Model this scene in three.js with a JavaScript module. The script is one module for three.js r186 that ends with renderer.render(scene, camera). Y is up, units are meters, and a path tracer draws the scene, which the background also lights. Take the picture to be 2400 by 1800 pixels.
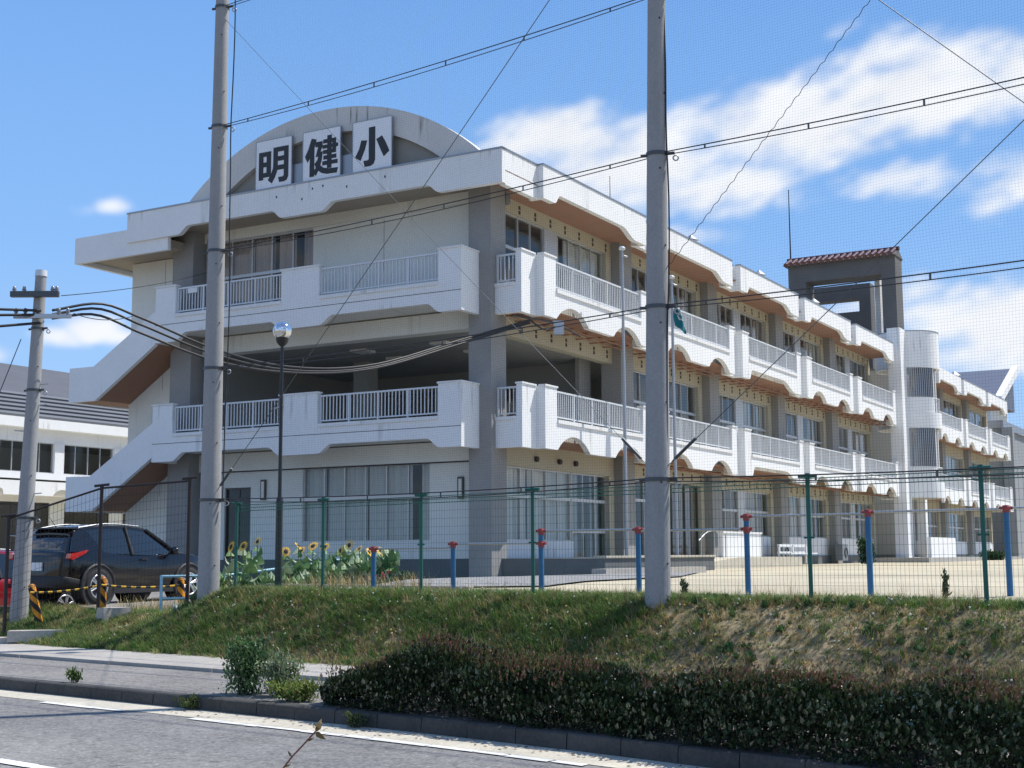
import * as THREE from 'three';
import { mergeGeometries, toCreasedNormals } from 'three/addons/utils/BufferGeometryUtils.js';

// ------------------------------------------------------------------ camera, sky, sun, exposure
const EYE = 1.7;                                    // metres above the road
const scene = new THREE.Scene();
const camera = new THREE.PerspectiveCamera(31.66, 4 / 3, 0.1, 3000);
camera.position.set(0, EYE, 0);
camera.rotation.order = 'YXZ';
camera.rotation.set(THREE.MathUtils.degToRad(7.2), 0, THREE.MathUtils.degToRad(-0.31));
const renderer = new THREE.WebGLRenderer({ antialias: true });
renderer.setSize(1024, 768);
renderer.toneMapping = THREE.LinearToneMapping;
renderer.toneMappingExposure = 1.2;
renderer.shadowMap.enabled = true;
const SUN = new THREE.Vector3(0.495, 0.848, -0.188).normalize();
const sun = new THREE.DirectionalLight(new THREE.Color(1, 0.955, 0.88), 5.0);
sun.position.copy(SUN).multiplyScalar(120).add(new THREE.Vector3(0, 0, -30));
sun.target.position.set(0, 0, -30);
sun.castShadow = true;
Object.assign(sun.shadow.camera, { left: -70, right: 70, top: 70, bottom: -70, near: 1, far: 300 });
sun.shadow.mapSize.set(4096, 4096);
scene.add(sun, sun.target);

// ------------------------------------------------------------------ noise
let seed = 12345;
const rnd = () => ((seed = (seed * 1664525 + 1013904223) >>> 0) / 4294967296);
const rr = (a, b) => a + (b - a) * rnd();
const clamp = (x, a = 0, b = 1) => Math.min(b, Math.max(a, x));
const lerp = (a, b, t) => a + (b - a) * t;
const sstep = (a, b, x) => { const t = clamp((x - a) / (b - a)); return t * t * (3 - 2 * t); };
const PT = new Uint8Array(65536), PV = new Float32Array(256);
{ let q = 777; const r = () => ((q = (q * 1664525 + 1013904223) >>> 0) >>> 8) / 16777216; for (let i = 0; i < 256; i++) PV[i] = r(); for (let i = 0; i < 65536; i++) PT[i] = r() * 256; }
function plane(xi, yi, zi, sx, sy, px, py) {
  let x0 = xi, x1 = xi + 1, y0 = yi, y1 = yi + 1;
  if (px) { x0 %= px; if (x0 < 0) x0 += px; x1 %= px; if (x1 < 0) x1 += px; }
  if (py) { y0 %= py; if (y0 < 0) y0 += py; y1 %= py; if (y1 < 0) y1 += py; }
  const zz = PT[(zi * 7919 + 13) & 65535] * 211, a = PT[(y0 * 1031 + zz) & 65535] * 97, b = PT[(y1 * 1031 + zz) & 65535] * 97;
  const v00 = PV[PT[(x0 * 263 + a) & 65535]], v10 = PV[PT[(x1 * 263 + a) & 65535]], v01 = PV[PT[(x0 * 263 + b) & 65535]], v11 = PV[PT[(x1 * 263 + b) & 65535]];
  const p = v00 + (v10 - v00) * sx, r = v01 + (v11 - v01) * sx; return p + (r - p) * sy;
}
function vnoise(x, y, z = 0, px = 0, py = 0) {
  const xi = Math.floor(x), yi = Math.floor(y), zi = Math.floor(z), fx = x - xi, fy = y - yi, fz = z - zi;
  const sx = fx * fx * (3 - 2 * fx), sy = fy * fy * (3 - 2 * fy), l0 = plane(xi, yi, zi, sx, sy, px, py);
  if (fz === 0) return l0;
  return lerp(l0, plane(xi, yi, zi + 1, sx, sy, px, py), fz * fz * (3 - 2 * fz));
}
function fbm(x, y, z = 0, oct = 5, px = 0, py = 0) {
  let s = 0, a = 0.5, f = 1, n = 0;
  for (let i = 0; i < oct; i++) { s += a * vnoise(x * f, y * f, Number.isInteger(z) ? z + i * 17 : z * f + i * 17, px * f, py * f); n += a; a *= 0.5; f *= 2; }
  return s / n;
}

// ------------------------------------------------------------------ sky: air and clouds, computed by direction
{
  const w = 2048, h = 1024, data = new Float32Array(w * h * 4), D = Math.PI / 180;
  // cloud banks: azimuth (right of the camera's heading), elevation, half widths, strength
  const banks = [[13.0, 17.2, 5.5, 2.0, 1.2], [18.0, 18.2, 5.5, 2.3, 1.3], [22.5, 18.6, 5, 2.0, 1.25], [9.8, 15.2, 5.5, 1.5, 1.05], [16.0, 15.2, 4.5, 1.3, 1.0], [2.2, 17.6, 4.2, 1.35, 1.05], [5.6, 16.2, 4.5, 1.6, 1.05], [4.5, 15.0, 4.5, 0.8, 0.9], [7.8, 13.2, 3.6, 0.7, 0.78], [22.5, 15.0, 5, 2.0, 0.95], [20.5, 9.6, 5.0, 1.6, 1.3], [22.5, 7.9, 6, 1.2, 1.05],
    [-18.7, 8.8, 1.1, 0.5, 1.0], [-17.5, 9.15, 1.2, 0.62, 1.15], [-16.3, 8.85, 1.0, 0.5, 1.0], [-18.0, 13.85, 1.0, 0.36, 0.85], [-16.8, 14.1, 1.0, 0.45, 1.0], [-21.4, 7.9, 1.4, 0.5, 1.0], [20.9, 14.4, 0.8, 0.6, 0.9], [-24, 5, 5, 1.2, 0.8]];
  for (let j = 0; j < h; j++) {
    const el = ((j + 0.5) / h - 0.5) * 180;
    for (let i = 0; i < w; i++) {
      const th = ((i + 0.5) / w - 0.5) * 2 * Math.PI, ce = Math.cos(el * D), dx = Math.cos(th) * ce, dz = Math.sin(th) * ce, dy = Math.sin(el * D);
      const az = Math.atan2(dx, -dz) / D, e = Math.max(0, el), air = [[0, 0.44, 0.62, 0.86], [6, 0.32, 0.525, 0.83], [13, 0.225, 0.435, 0.80], [25, 0.150, 0.335, 0.71], [50, 0.1, 0.235, 0.56], [90, 0.06, 0.16, 0.45]];
      let n = 0; while (n < 4 && e > air[n + 1][0]) n++;
      const f = clamp((e - air[n][0]) / (air[n + 1][0] - air[n][0])); let r = lerp(air[n][1], air[n + 1][1], f), g = lerp(air[n][2], air[n + 1][2], f), b = lerp(air[n][3], air[n + 1][3], f);
      if (el > 0) {
        let m = 0;
        for (const [a, ee, wa, we, s] of banks) {
          const u = (az - a) / wa, v = (el - ee) / we, d2 = u * u + v * v;
          if (d2 < 5) m = Math.max(m, s * Math.exp(-d2 * 0.9));
        }
        if (Math.abs(az) > 27 || el > 27) {                          // the rest of the sky: scattered fair-weather clouds of the same kind
          const far = Math.max(sstep(27, 40, Math.abs(az)), sstep(27, 38, el));
          const c = fbm(dx / (dy + 0.25) * 1.6 + 20, dz / (dy + 0.25) * 1.6 + 9, 3, 5);
          m = Math.max(m, far * sstep(0.5, 0.72, c) * 0.95);
        }
        if (m > 0.05) {
        const wx = fbm(dx * 6, dy * 14, dz * 6 + 3.5, 3) * 0.5, q = fbm(dx * 8 + 3 + wx, dy * 26 - dx * 7 + wx, dz * 8 + 40.5, 6), q2 = fbm(dx * 26 + 7, dy * 70 - dx * 20, dz * 26 + 11.5, 5);
        const q3 = fbm(dx * 70 + 2, dy * 150 - dx * 40, dz * 70 + 5.5, 3), c = sstep(0.33, 1.06, m * 0.94 + (q - 0.5) * 1.5 + (q2 - 0.5) * 0.75 + (q3 - 0.5) * 0.6) * clamp(m * 4);
        const lit = 0.9 + 0.16 * q2;
        r = lerp(r, 0.80 * lit, c); g = lerp(g, 0.825 * lit, c); b = lerp(b, 0.87 * lit, c);
        }
      }
      const o = (j * w + i) * 4; data[o] = r; data[o + 1] = g; data[o + 2] = b; data[o + 3] = 1;
    }
  }
  const sky = new THREE.DataTexture(data, w, h, THREE.RGBAFormat, THREE.FloatType);
  sky.mapping = THREE.EquirectangularReflectionMapping; sky.magFilter = sky.minFilter = THREE.LinearFilter; sky.needsUpdate = true;
  scene.background = sky; scene.environment = sky;
}

// ------------------------------------------------------------------ places: W(X right, Y above the eye, d ahead); road frame (s along the kerb, t towards the school)
const W = (X, Y, d) => new THREE.Vector3(X, Y + EYE, -d);
const TS = [0.7826, -0.6225], TN = [0.6225, 0.7826], R0 = [-1.75, 14.05];
const curve = (s, t) => -0.012 * clamp(s, 0, 7.1) ** 2 * (1 - sstep(1.6, 3.6, t));          // the road bends a little on the right
const RD = (s, t0, Y) => { const t = t0 + curve(s, t0); return W(R0[0] + s * TS[0] + t * TN[0], Y, R0[1] + s * TS[1] + t * TN[1]); };
const ST = (X, d) => { const a = X - R0[0], b = d - R0[1]; return [a * TS[0] + b * TS[1], a * TN[0] + b * TN[1]]; };

// ------------------------------------------------------------------ procedural textures
function tex(size, metres, fn, srgb = true) {
  const d = new Uint8Array(size * size * 4);
  for (let y = 0; y < size; y++) for (let x = 0; x < size; x++) {
    const c = fn(x / size, y / size, x, y), o = (y * size + x) * 4;
    for (let k = 0; k < 3; k++) d[o + k] = clamp(Math.round((Array.isArray(c) ? c[k] : c) * 255), 0, 255);
    d[o + 3] = 255;
  }
  const t = new THREE.DataTexture(d, size, size);
  t.wrapS = t.wrapT = THREE.RepeatWrapping; t.magFilter = THREE.LinearFilter; t.minFilter = THREE.LinearMipmapLinearFilter; t.generateMipmaps = true;
  if (srgb) t.colorSpace = THREE.SRGBColorSpace;
  t.repeat.set(1 / metres, 1 / metres); t.needsUpdate = true;
  return t;
}
const s2 = (v) => v <= 0.0031308 ? v * 12.92 : 1.055 * Math.pow(v, 1 / 2.4) - 0.055;   // linear to sRGB
const tone = (c, k) => [s2(clamp(c[0] * k)), s2(clamp(c[1] * k)), s2(clamp(c[2] * k))];
const std = (o) => new THREE.MeshStandardMaterial({ side: THREE.DoubleSide, ...o });
// a painted or cast surface: base colour with coarse and fine mottling and runs of grime
function surface(name, c, { metres = 6, size = 384, amp = 0.1, streak = 0, grimeC = [0.2, 0.19, 0.17], rough = 0.85, fine = 0.06, metal = 0 } = {}) {
  const map = tex(size, metres, (u, v) => {
    const a = fbm(u * 6, v * 6, 1, 5, 6, 6), b = vnoise(u * 128, v * 128, 3, 128, 128);
    let k = 1 + (a - 0.5) * 2 * amp + (b - 0.5) * fine * 2, col = [c[0] * k, c[1] * k, c[2] * k];
    if (streak) {
      const st = fbm(u * 48, v * 3, 5, 4, 48, 3), gate = fbm(u * 5, v * 4, 8, 3, 5, 4), g = sstep(0.58, 0.82, st) * sstep(0.45, 0.75, gate) * streak;
      col = col.map((x, i) => lerp(x, grimeC[i], g));
    }
    return tone(col, 1);
  });
  const m = std({ map, roughness: rough, metalness: metal }); m.name = name; return m;
}
const lin = (r, g, b) => new THREE.Color().setRGB(r, g, b);
const plain = (name, r, g, b, rough = 0.7, metal = 0, o = {}) => { const m = std({ color: lin(r, g, b), roughness: rough, metalness: metal, ...o }); m.name = name; return m; };
const M = {
  white: surface('white painted concrete', [0.74, 0.745, 0.74], { amp: 0.06, streak: 0.5, fine: 0.03, metres: 8 }),
  fascia: surface('white painted fascia', [0.77, 0.775, 0.77], { amp: 0.05, streak: 0.45, fine: 0.03, metres: 7 }),
  archw: surface('weathered white concrete', [0.60, 0.59, 0.56], { amp: 0.12, streak: 1.1, fine: 0.04, metres: 5 }),
  wall: surface('off-white wall board', [0.70, 0.71, 0.665], { amp: 0.06, streak: 0.25, fine: 0.03, metres: 7 }),
  cream: surface('cream paint', [0.43, 0.395, 0.30], { amp: 0.08, streak: 0.25, fine: 0.05, grimeC: [0.3, 0.24, 0.16] }),
  brown: surface('brown soffit paint', [0.32, 0.175, 0.115], { amp: 0.1, fine: 0.05, rough: 0.8 }),
  beige: surface('beige soffit paint', [0.34, 0.295, 0.235], { amp: 0.1, fine: 0.05, streak: 0.2 }),
  column: surface('grey concrete column', [0.27, 0.265, 0.255], { amp: 0.13, streak: 0.3, fine: 0.06, metres: 5 }),
  concrete: surface('bare concrete', [0.36, 0.35, 0.325], { amp: 0.16, streak: 0.3, fine: 0.1, metres: 4 }),
  darkconc: surface('dark weathered concrete', [0.115, 0.113, 0.11], { amp: 0.2, streak: 0.3, fine: 0.06, metres: 5 }),
  panelgrey: surface('grey recessed panel', [0.27, 0.265, 0.24], { amp: 0.12, streak: 0.35, fine: 0.04, metres: 4 }),
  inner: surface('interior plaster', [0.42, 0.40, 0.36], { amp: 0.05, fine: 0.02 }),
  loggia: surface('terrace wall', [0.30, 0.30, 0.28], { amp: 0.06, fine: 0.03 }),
  plinth: surface('plinth concrete', [0.12, 0.125, 0.13], { amp: 0.2, fine: 0.08, metres: 3 }),
  rail: plain('white aluminium railing', 0.62, 0.64, 0.66, 0.45, 0.1),
  alu: plain('aluminium window frame', 0.5, 0.5, 0.5, 0.4, 0.5),
  bronze: plain('dark bronze frame', 0.08, 0.075, 0.07, 0.45, 0.4),
  coping: plain('metal coping', 0.33, 0.34, 0.36, 0.4, 0.7),
  dark: plain('black rubber and iron', 0.02, 0.02, 0.022, 0.6),
  void: plain('brown plastic vent', 0.05, 0.042, 0.032, 0.8),
  steel: plain('galvanised steel', 0.45, 0.46, 0.47, 0.42, 0.8),
  pipe: plain('grey downpipe', 0.16, 0.18, 0.2, 0.5),
  glass: new THREE.MeshPhysicalMaterial({ color: lin(0.86, 0.9, 0.9), roughness: 0.03, transmission: 1, thickness: 0, ior: 1.5, side: THREE.DoubleSide }),
  cable: plain('cable sheath', 0.018, 0.018, 0.02, 0.5),
  wire: plain('galvanised wire', 0.12, 0.13, 0.14, 0.5, 0.5),
};
const weave = (name, r, g, b) => surface(name, [r, g, b], { amp: 0.06, fine: 0.08, metres: 2, size: 256, rough: 0.95 });
M.curtains = [weave('rose curtain', 0.42, 0.33, 0.29), weave('grey curtain', 0.42, 0.41, 0.39), weave('pale curtain', 0.6, 0.58, 0.54)];

// ------------------------------------------------------------------ geometry helpers
const ni = (g) => { const r = g.index ? g.toNonIndexed() : g; for (const k of Object.keys(r.attributes)) if (!['position', 'normal', 'uv', 'color'].includes(k)) r.deleteAttribute(k); return r; };
const merge = (list) => { list = list.flat(9).map(ni); const c = list.some((g) => g.attributes.color); if (!c) return list.length === 1 ? list[0] : mergeGeometries(list); return mergeGeometries(list); };
// box between two corners, uv in metres
function box(x0, x1, y0, y1, z0, z1) {
  const g = new THREE.BoxGeometry(Math.abs(x1 - x0), Math.abs(y1 - y0), Math.abs(z1 - z0));
  g.translate((x0 + x1) / 2, (y0 + y1) / 2, (z0 + z1) / 2);
  return uvm(g);
}
function uvm(g) {                                   // uv in metres from position and facing
  g = ni(g); const p = g.attributes.position, n = g.attributes.normal, uv = new Float32Array(p.count * 2);
  for (let i = 0; i < p.count; i++) {
    const ax = Math.abs(n.getX(i)), ay = Math.abs(n.getY(i)), az = Math.abs(n.getZ(i));
    if (ay > ax && ay > az) { uv[2 * i] = p.getX(i); uv[2 * i + 1] = p.getZ(i); }
    else if (ax > az) { uv[2 * i] = p.getZ(i); uv[2 * i + 1] = p.getY(i); }
    else { uv[2 * i] = p.getX(i); uv[2 * i + 1] = p.getY(i); }
  }
  g.setAttribute('uv', new THREE.BufferAttribute(uv, 2)); return g;
}
const shape = (pts, holes = []) => { const s = new THREE.Shape(pts.map(([x, y]) => new THREE.Vector2(x, y))); for (const h of holes) s.holes.push(new THREE.Path(h.map(([x, y]) => new THREE.Vector2(x, y)))); return s; };
// polygon in (a, y) pulled from n0 to n1
const slab = (pts, n0, n1, holes) => { const g = new THREE.ExtrudeGeometry(shape(pts, holes), { depth: Math.abs(n1 - n0), bevelEnabled: false, curveSegments: 10 }); g.translate(0, 0, Math.min(n0, n1)); return uvm(g); };
// map (a, y, n) of the gable end to the building's own axes; the long front needs no mapping
function gable(g) {
  g = ni(g); const m = new THREE.Matrix4().set(0, 0, -1, 0, 0, 1, 0, 0, -1, 0, 0, 0, 0, 0, 0, 1);
  g.applyMatrix4(m);
  for (const k of Object.keys(g.attributes)) {
    const A = g.attributes[k], n = A.itemSize, a = A.array;
    for (let i = 0; i < A.count; i += 3) for (let c = 0; c < n; c++) { const u = (i + 1) * n + c, v = (i + 2) * n + c, t = a[u]; a[u] = a[v]; a[v] = t; }
  }
  return g;
}
const side = (s, g) => s === 'L' ? gable(g) : g;
const sbox = (s, ...a) => side(s, box(...a));
function tube(pts, r, seg = 8, n = 24, closed = false) { return ni(new THREE.TubeGeometry(new THREE.CatmullRomCurve3(pts, closed, 'centripetal'), n, r, seg, closed)); }
function rod(a, b, r0, r1 = r0, seg = 10) {
  const d = b.clone().sub(a), g = new THREE.CylinderGeometry(r1, r0, d.length(), seg, 1);
  g.applyQuaternion(new THREE.Quaternion().setFromUnitVectors(new THREE.Vector3(0, 1, 0), d.clone().normalize()));
  g.translate((a.x + b.x) / 2, (a.y + b.y) / 2, (a.z + b.z) / 2); return ni(g);
}
const V3 = (x, y, z) => new THREE.Vector3(x, y, z);
const taken = {};
const numbered = (n) => { const k = taken[n] = (taken[n] ?? -1) + 1; return k ? `${n}_${String(k).padStart(3, '0')}` : n; };
function obj(name, geos, mat, parent) {
  const m = new THREE.Mesh(geos.isBufferGeometry ? geos : merge(geos), mat);
  m.castShadow = m.receiveShadow = true; m.name = parent ? name : numbered(name); (parent ?? scene).add(m); return m;
}
function tag(o, label, category, group) { o.userData = { ...o.userData, label, category, ...(group ? { group } : {}) }; return o; }
function thing(name, label, category, pos = V3(0, 0, 0), turn = 0, group) {
  const o = new THREE.Group(); o.name = numbered(name); o.position.copy(pos); o.rotation.y = turn; scene.add(o); return tag(o, label, category, group);
}
function struct(name, geos, mat) { const o = obj(name, geos, mat); o.userData.kind = 'structure'; return o; }
// ------------------------------------------------------------------ ground, road, pavement, bank, yard
const topY = (s) => lerp(lerp(-1.02, -0.94, sstep(-15.5, -13.2, s)), lerp(-1.05, -0.6, sstep(-9.7, -7.9, s)), sstep(-13.2, -12.0, s));
function bankY(s, t) {
  const w = lerp(1.5, 1.55, sstep(-13, -9, s)), k = clamp((t - 3.62) / w), e = k * k * (3 - 2 * k) * 0.45 + k * 0.55;
  const rough = (fbm(s * 1.3 + 50, t * 1.3, 2, 4) - 0.5) * 0.22 * sstep(3.6, 4.1, t) * (1 - sstep(4.6, 5.4, t) * 0.8);
  return lerp(-1.53, topY(s), e) + rough;
}
function groundY(X, d) {                                  // bank, then yard
  const [s, t] = ST(X, d);
  if (t < 6.2) return bankY(s, t);
  const flat = lerp(topY(s), lerp(-0.5, -0.88, sstep(-9, -12, s) * (1 - sstep(14, 30, t))), sstep(7, 11, t));
  return lerp(bankY(s, 6.2), flat, sstep(6.2, 7, t));
}
function field(s0, s1, ns, t0, t1, nt, fy) {
  const g = new THREE.PlaneGeometry(1, 1, ns, nt), p = g.attributes.position, uv = g.attributes.uv;
  for (let j = 0, i = 0; j <= nt; j++) for (let k = 0; k <= ns; k++, i++) {
    const s = lerp(s0, s1, k / ns), t = lerp(t1, t0, j / nt), q = RD(s, t, 0); q.y = fy(s, t, q) + EYE;
    p.setXYZ(i, q.x, q.y, q.z); uv.setXY(i, s, t);
  }
  g.computeVertexNormals(); return g;
}
const asphalt = (name, c, warm) => {
  const map = tex(1024, 5, (u, v) => {
    const a = fbm(u * 5, v * 5, 4, 5, 5, 5), st = vnoise(u * 256, v * 256, 1, 256, 256), st2 = vnoise(u * 100, v * 100, 6, 100, 100), patch = fbm(u * 3, v * 9, 9, 4, 3, 9);
    let k = 1 + (a - 0.5) * 0.42 + (st - 0.5) * 0.6 + (st2 - 0.5) * 0.34 + (patch - 0.5) * 0.25; if (st > 0.9) k *= 1.3; if (st2 < 0.1) k *= 0.72;
    return tone([c[0] * k, c[1] * k, c[2] * k * warm], 1);
  });
  const m = std({ map, roughness: 0.92, bumpMap: tex(512, 1.2, (u, v) => vnoise(u * 90, v * 90, 2, 90, 90) * 0.6 + vnoise(u * 200, v * 200, 5, 200, 200) * 0.4, false), bumpScale: 0.004 }); m.name = name; return m;
};
M.road = asphalt('worn asphalt', [0.185, 0.178, 0.17], 1.0);
M.pave = asphalt('pavement asphalt', [0.2, 0.188, 0.178], 0.98);
M.kerbc = surface('grimy kerb concrete', [0.058, 0.055, 0.05], { amp: 0.45, fine: 0.22, metres: 3, streak: 0.5, grimeC: [0.05, 0.05, 0.045] });
M.gutter = surface('pale gutter concrete', [0.50, 0.46, 0.37], { amp: 0.2, fine: 0.14, metres: 3, streak: 0.3 });
M.slabc = surface('pavement concrete', [0.37, 0.345, 0.31], { amp: 0.22, fine: 0.12, metres: 4, streak: 0.2 });
M.sand = (() => {
  const map = tex(1024, 14, (u, v) => { const a = fbm(u * 7, v * 7, 2, 6, 7, 7), b = fbm(u * 5, v * 20, 6, 4, 5, 20), st = vnoise(u * 300, v * 300, 1, 300, 300), tr = fbm(u * 3, v * 3, 14, 3, 3, 3), k = 1 + (a - 0.5) * 0.42 + (b - 0.5) * 0.22 + (st - 0.5) * 0.2 - 0.16 * sstep(0.55, 0.75, tr); return tone([0.46 * k, 0.405 * k, 0.29 * k], 1); });
  const m = std({ map, roughness: 0.97 }); m.name = 'sandy school yard'; return m;
})();
M.gravel = (() => {
  const map = tex(512, 3, (u, v) => { const st = vnoise(u * 70, v * 70, 1, 70, 70), st2 = vnoise(u * 140, v * 140, 5, 140, 140), k = 0.45 + st * 0.8 + (st2 - 0.5) * 0.5; return tone([0.27 * k, 0.265 * k, 0.26 * k], 1); });
  const m = std({ map, roughness: 0.95 }); m.name = 'grey gravel'; return m;
})();
M.soil = (() => {
  const map = tex(1024, 6, (u, v) => { const a = fbm(u * 6, v * 6, 2, 6, 6, 6), b = fbm(u * 14, v * 14, 9, 4, 14, 14), st = vnoise(u * 220, v * 220, 1, 220, 220), k = 0.78 + (a - 0.5) * 1.0 + (st - 0.5) * 0.55, g = sstep(0.42, 0.62, b); return tone([lerp(0.37, 0.19, g) * k, lerp(0.28, 0.158, g) * k, lerp(0.155, 0.08, g) * k], 1); });
  const m = std({ map, roughness: 1 }); m.name = 'bank soil'; return m;
})();
M.paint = surface('worn road paint', [0.68, 0.68, 0.66], { amp: 0.2, fine: 0.12, metres: 2 });
const Q1 = (s0, s1, t0, t1, Y) => { const a = RD(s0, t0, Y), b = RD(s1, t0, Y), c = RD(s1, t1, Y), d = RD(s0, t1, Y), g = new THREE.BufferGeometry(); g.setAttribute('position', new THREE.Float32BufferAttribute([a, b, c, a, c, d].flatMap((p) => [p.x, p.y, p.z]), 3)); g.setAttribute('uv', new THREE.Float32BufferAttribute([s0, t0, s1, t0, s1, t1, s0, t0, s1, t1, s0, t1], 2)); g.computeVertexNormals(); return g; };
const Q = (s0, s1, t0, t1, Y) => { const cuts = [s0, ...[0, 1, 2, 3, 4, 5, 6, 7.1].filter((c) => c > s0 && c < s1), s1]; return merge(cuts.slice(1).map((c, i) => Q1(cuts[i], c, t0, t1, Y))); };
// a bar along the road between (s0, s1), cross-section polygon in (t, Y)
function along(s0, s1, prof, n = 1, wob = 0) {
  const pos = [], uv = [], P = (s, k) => { const [t, Y] = prof[k % prof.length]; return RD(s, t + (wob ? (fbm(s * 0.8, k * 7.1, 3, 3) - 0.5) * wob : 0), Y); };
  let acc = 0; const L = prof.map((p, k) => { const q = prof[(k + 1) % prof.length], r = acc; acc += Math.hypot(q[0] - p[0], q[1] - p[1]); return [r, acc]; });
  for (let i = 0; i < n; i++) {
    const a = lerp(s0, s1, i / n), b = lerp(s0, s1, (i + 1) / n);
    for (let k = 0; k < prof.length; k++) for (const [s, kk, l] of [[a, k, 0], [b, k, 0], [b, k + 1, 1], [a, k, 0], [b, k + 1, 1], [a, k + 1, 1]]) { const p = P(s, kk); pos.push(p.x, p.y, p.z); uv.push(s, L[k][l]); }
  }
  for (const [s, rev] of [[s0, 0], [s1, 1]]) for (let k = 1; k < prof.length - 1; k++) for (const kk of rev ? [0, k + 1, k] : [0, k, k + 1]) { const p = P(s, kk); pos.push(p.x, p.y, p.z); uv.push(prof[kk][0], prof[kk][1]); }
  const g = new THREE.BufferGeometry(); g.setAttribute('position', new THREE.Float32BufferAttribute(pos, 3)); g.setAttribute('uv', new THREE.Float32BufferAttribute(uv, 2)); g.computeVertexNormals(); return g;
}
struct('ground', (() => { const g = new THREE.PlaneGeometry(1800, 1800); g.rotateX(-Math.PI / 2); g.translate(0, -0.14, -300); return uvm(g); })(), M.soil);
struct('road', Q(-150, 90, -6.6, -0.48, -1.7), M.road);
struct('road_gutter', Q(-150, 90, -0.5, 0.03, -1.695), M.gutter);
{ // kerb stones, each 0.6 m in the part that shows, then long runs
  const kerb = struct('kerb', along(-150, -9.1, [[0, -1.74], [0.012, -1.565], [0.03, -1.553], [0.16, -1.55], [0.16, -1.74]]), M.kerbc);
  const stone = (s0, s1) => along(s0, s1, [[0, -1.74], [0.012 + rr(-0.006, 0.006), -1.567], [0.032, -1.553 + rr(-0.005, 0.004)], [0.16, -1.55], [0.16, -1.74]]);
  for (let s = -9.1; s < 7; s += 0.6) obj('kerb_stone', stone(s + 0.004, s + 0.594), M.kerbc, kerb);
  obj('kerb_stone', along(7.1, 90, [[0, -1.74], [0.012, -1.565], [0.03, -1.553], [0.16, -1.55], [0.16, -1.74]]), M.kerbc, kerb);
}
struct('pavement', Q(-150, 90, 0.155, 2.2, -1.56), M.pave);
{ const st = struct('pavement_strip', along(-150, -14.2, [[2.24, -1.7], [2.24, -1.512], [3.8, -1.507], [3.8, -1.7]]), M.slabc);
  for (let s = -14.2, L = 2.35; s < 16; s += L) obj('concrete_slab', along(s + 0.012, s + L - 0.012, [[2.24, -1.7], [2.243, -1.512 + rr(-0.004, 0.004)], [3.85, -1.508], [3.85, -1.7]], 6), M.slabc, st); }
{ // painted lines, worn into broken flakes
  const line = (t, w, s0, s1, wear) => { const q = []; for (let s = s0; s < s1;) { const L = rr(0.15, 0.7); if (fbm(s * 0.9, t * 3 + 3, 1, 3) > wear) q.push(Q(s, Math.min(s + L - rr(0, 0.03), s1), t - w / 2 + rr(-0.012, 0.012), t + w / 2 + rr(-0.014, 0.01), -1.69)); s += L; } return q; };
  struct('edge_line', [line(-0.58, 0.11, -14, 12, 0.40), Q(-150, -14, -0.64, -0.53, -1.69)], M.paint);
  struct('centre_line', [line(-3.45, 0.14, -12, 10, 0.2), Q(-150, -12, -3.52, -3.38, -1.69)], M.paint);
}
struct('bank', field(-19, 17, 360, 3.55, 7.4, 44, bankY), M.soil);
struct('school_yard', field(-90, 120, 150, 6.9, 130, 100, (s, t, q) => groundY(q.x, -q.z) - (t < 7.4 ? 0.05 : 0)), M.sand);
{ // parking asphalt on the left, gravel along the gable end
  const patch = (pts, up, n = 10) => { const s = shape(pts.map(([X, d]) => [X, d])), g0 = ni(new THREE.ShapeGeometry(s)), p0 = g0.attributes.position, out = [], uv = [];
    for (let i = 0; i < p0.count; i += 3) { // subdivide so that it follows the ground
      const P = [0, 1, 2].map((k) => [p0.getX(i + k), p0.getY(i + k)]);
      const at = (a, b) => [P[0][0] + (P[1][0] - P[0][0]) * a + (P[2][0] - P[0][0]) * b, P[0][1] + (P[1][1] - P[0][1]) * a + (P[2][1] - P[0][1]) * b];
      for (let a = 0; a < n; a++) for (let b = 0; b < n - a; b++) { const T = [[at(a / n, b / n), at((a + 1) / n, b / n), at(a / n, (b + 1) / n)]]; if (a + b < n - 1) T.push([at((a + 1) / n, b / n), at((a + 1) / n, (b + 1) / n), at(a / n, (b + 1) / n)]); for (const tri of T) for (const [X, d] of tri) { const w = W(X, groundY(X, d) + up, d); out.push(w.x, w.y, w.z); uv.push(X, d); } }
    }
    const g = new THREE.BufferGeometry(); g.setAttribute('position', new THREE.Float32BufferAttribute(out, 3)); g.setAttribute('uv', new THREE.Float32BufferAttribute(uv, 2)); g.computeVertexNormals(); return g; };
  struct('parking_lot', patch([[-6.2, 25.4], [-5.4, 29], [-9, 40], [-30, 48], [-30, 32], [-11.5, 29.3], [-9.4, 27]], 0.03, 16), M.pave);
  struct('gravel_strip', patch([[-5.0, 29.5], [-2.0, 24.4], [0.6, 23.6], [3.6, 29.5], [5.2, 37.6], [0, 38.6], [-9, 44]], 0.03, 14), M.gravel);
}
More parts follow.
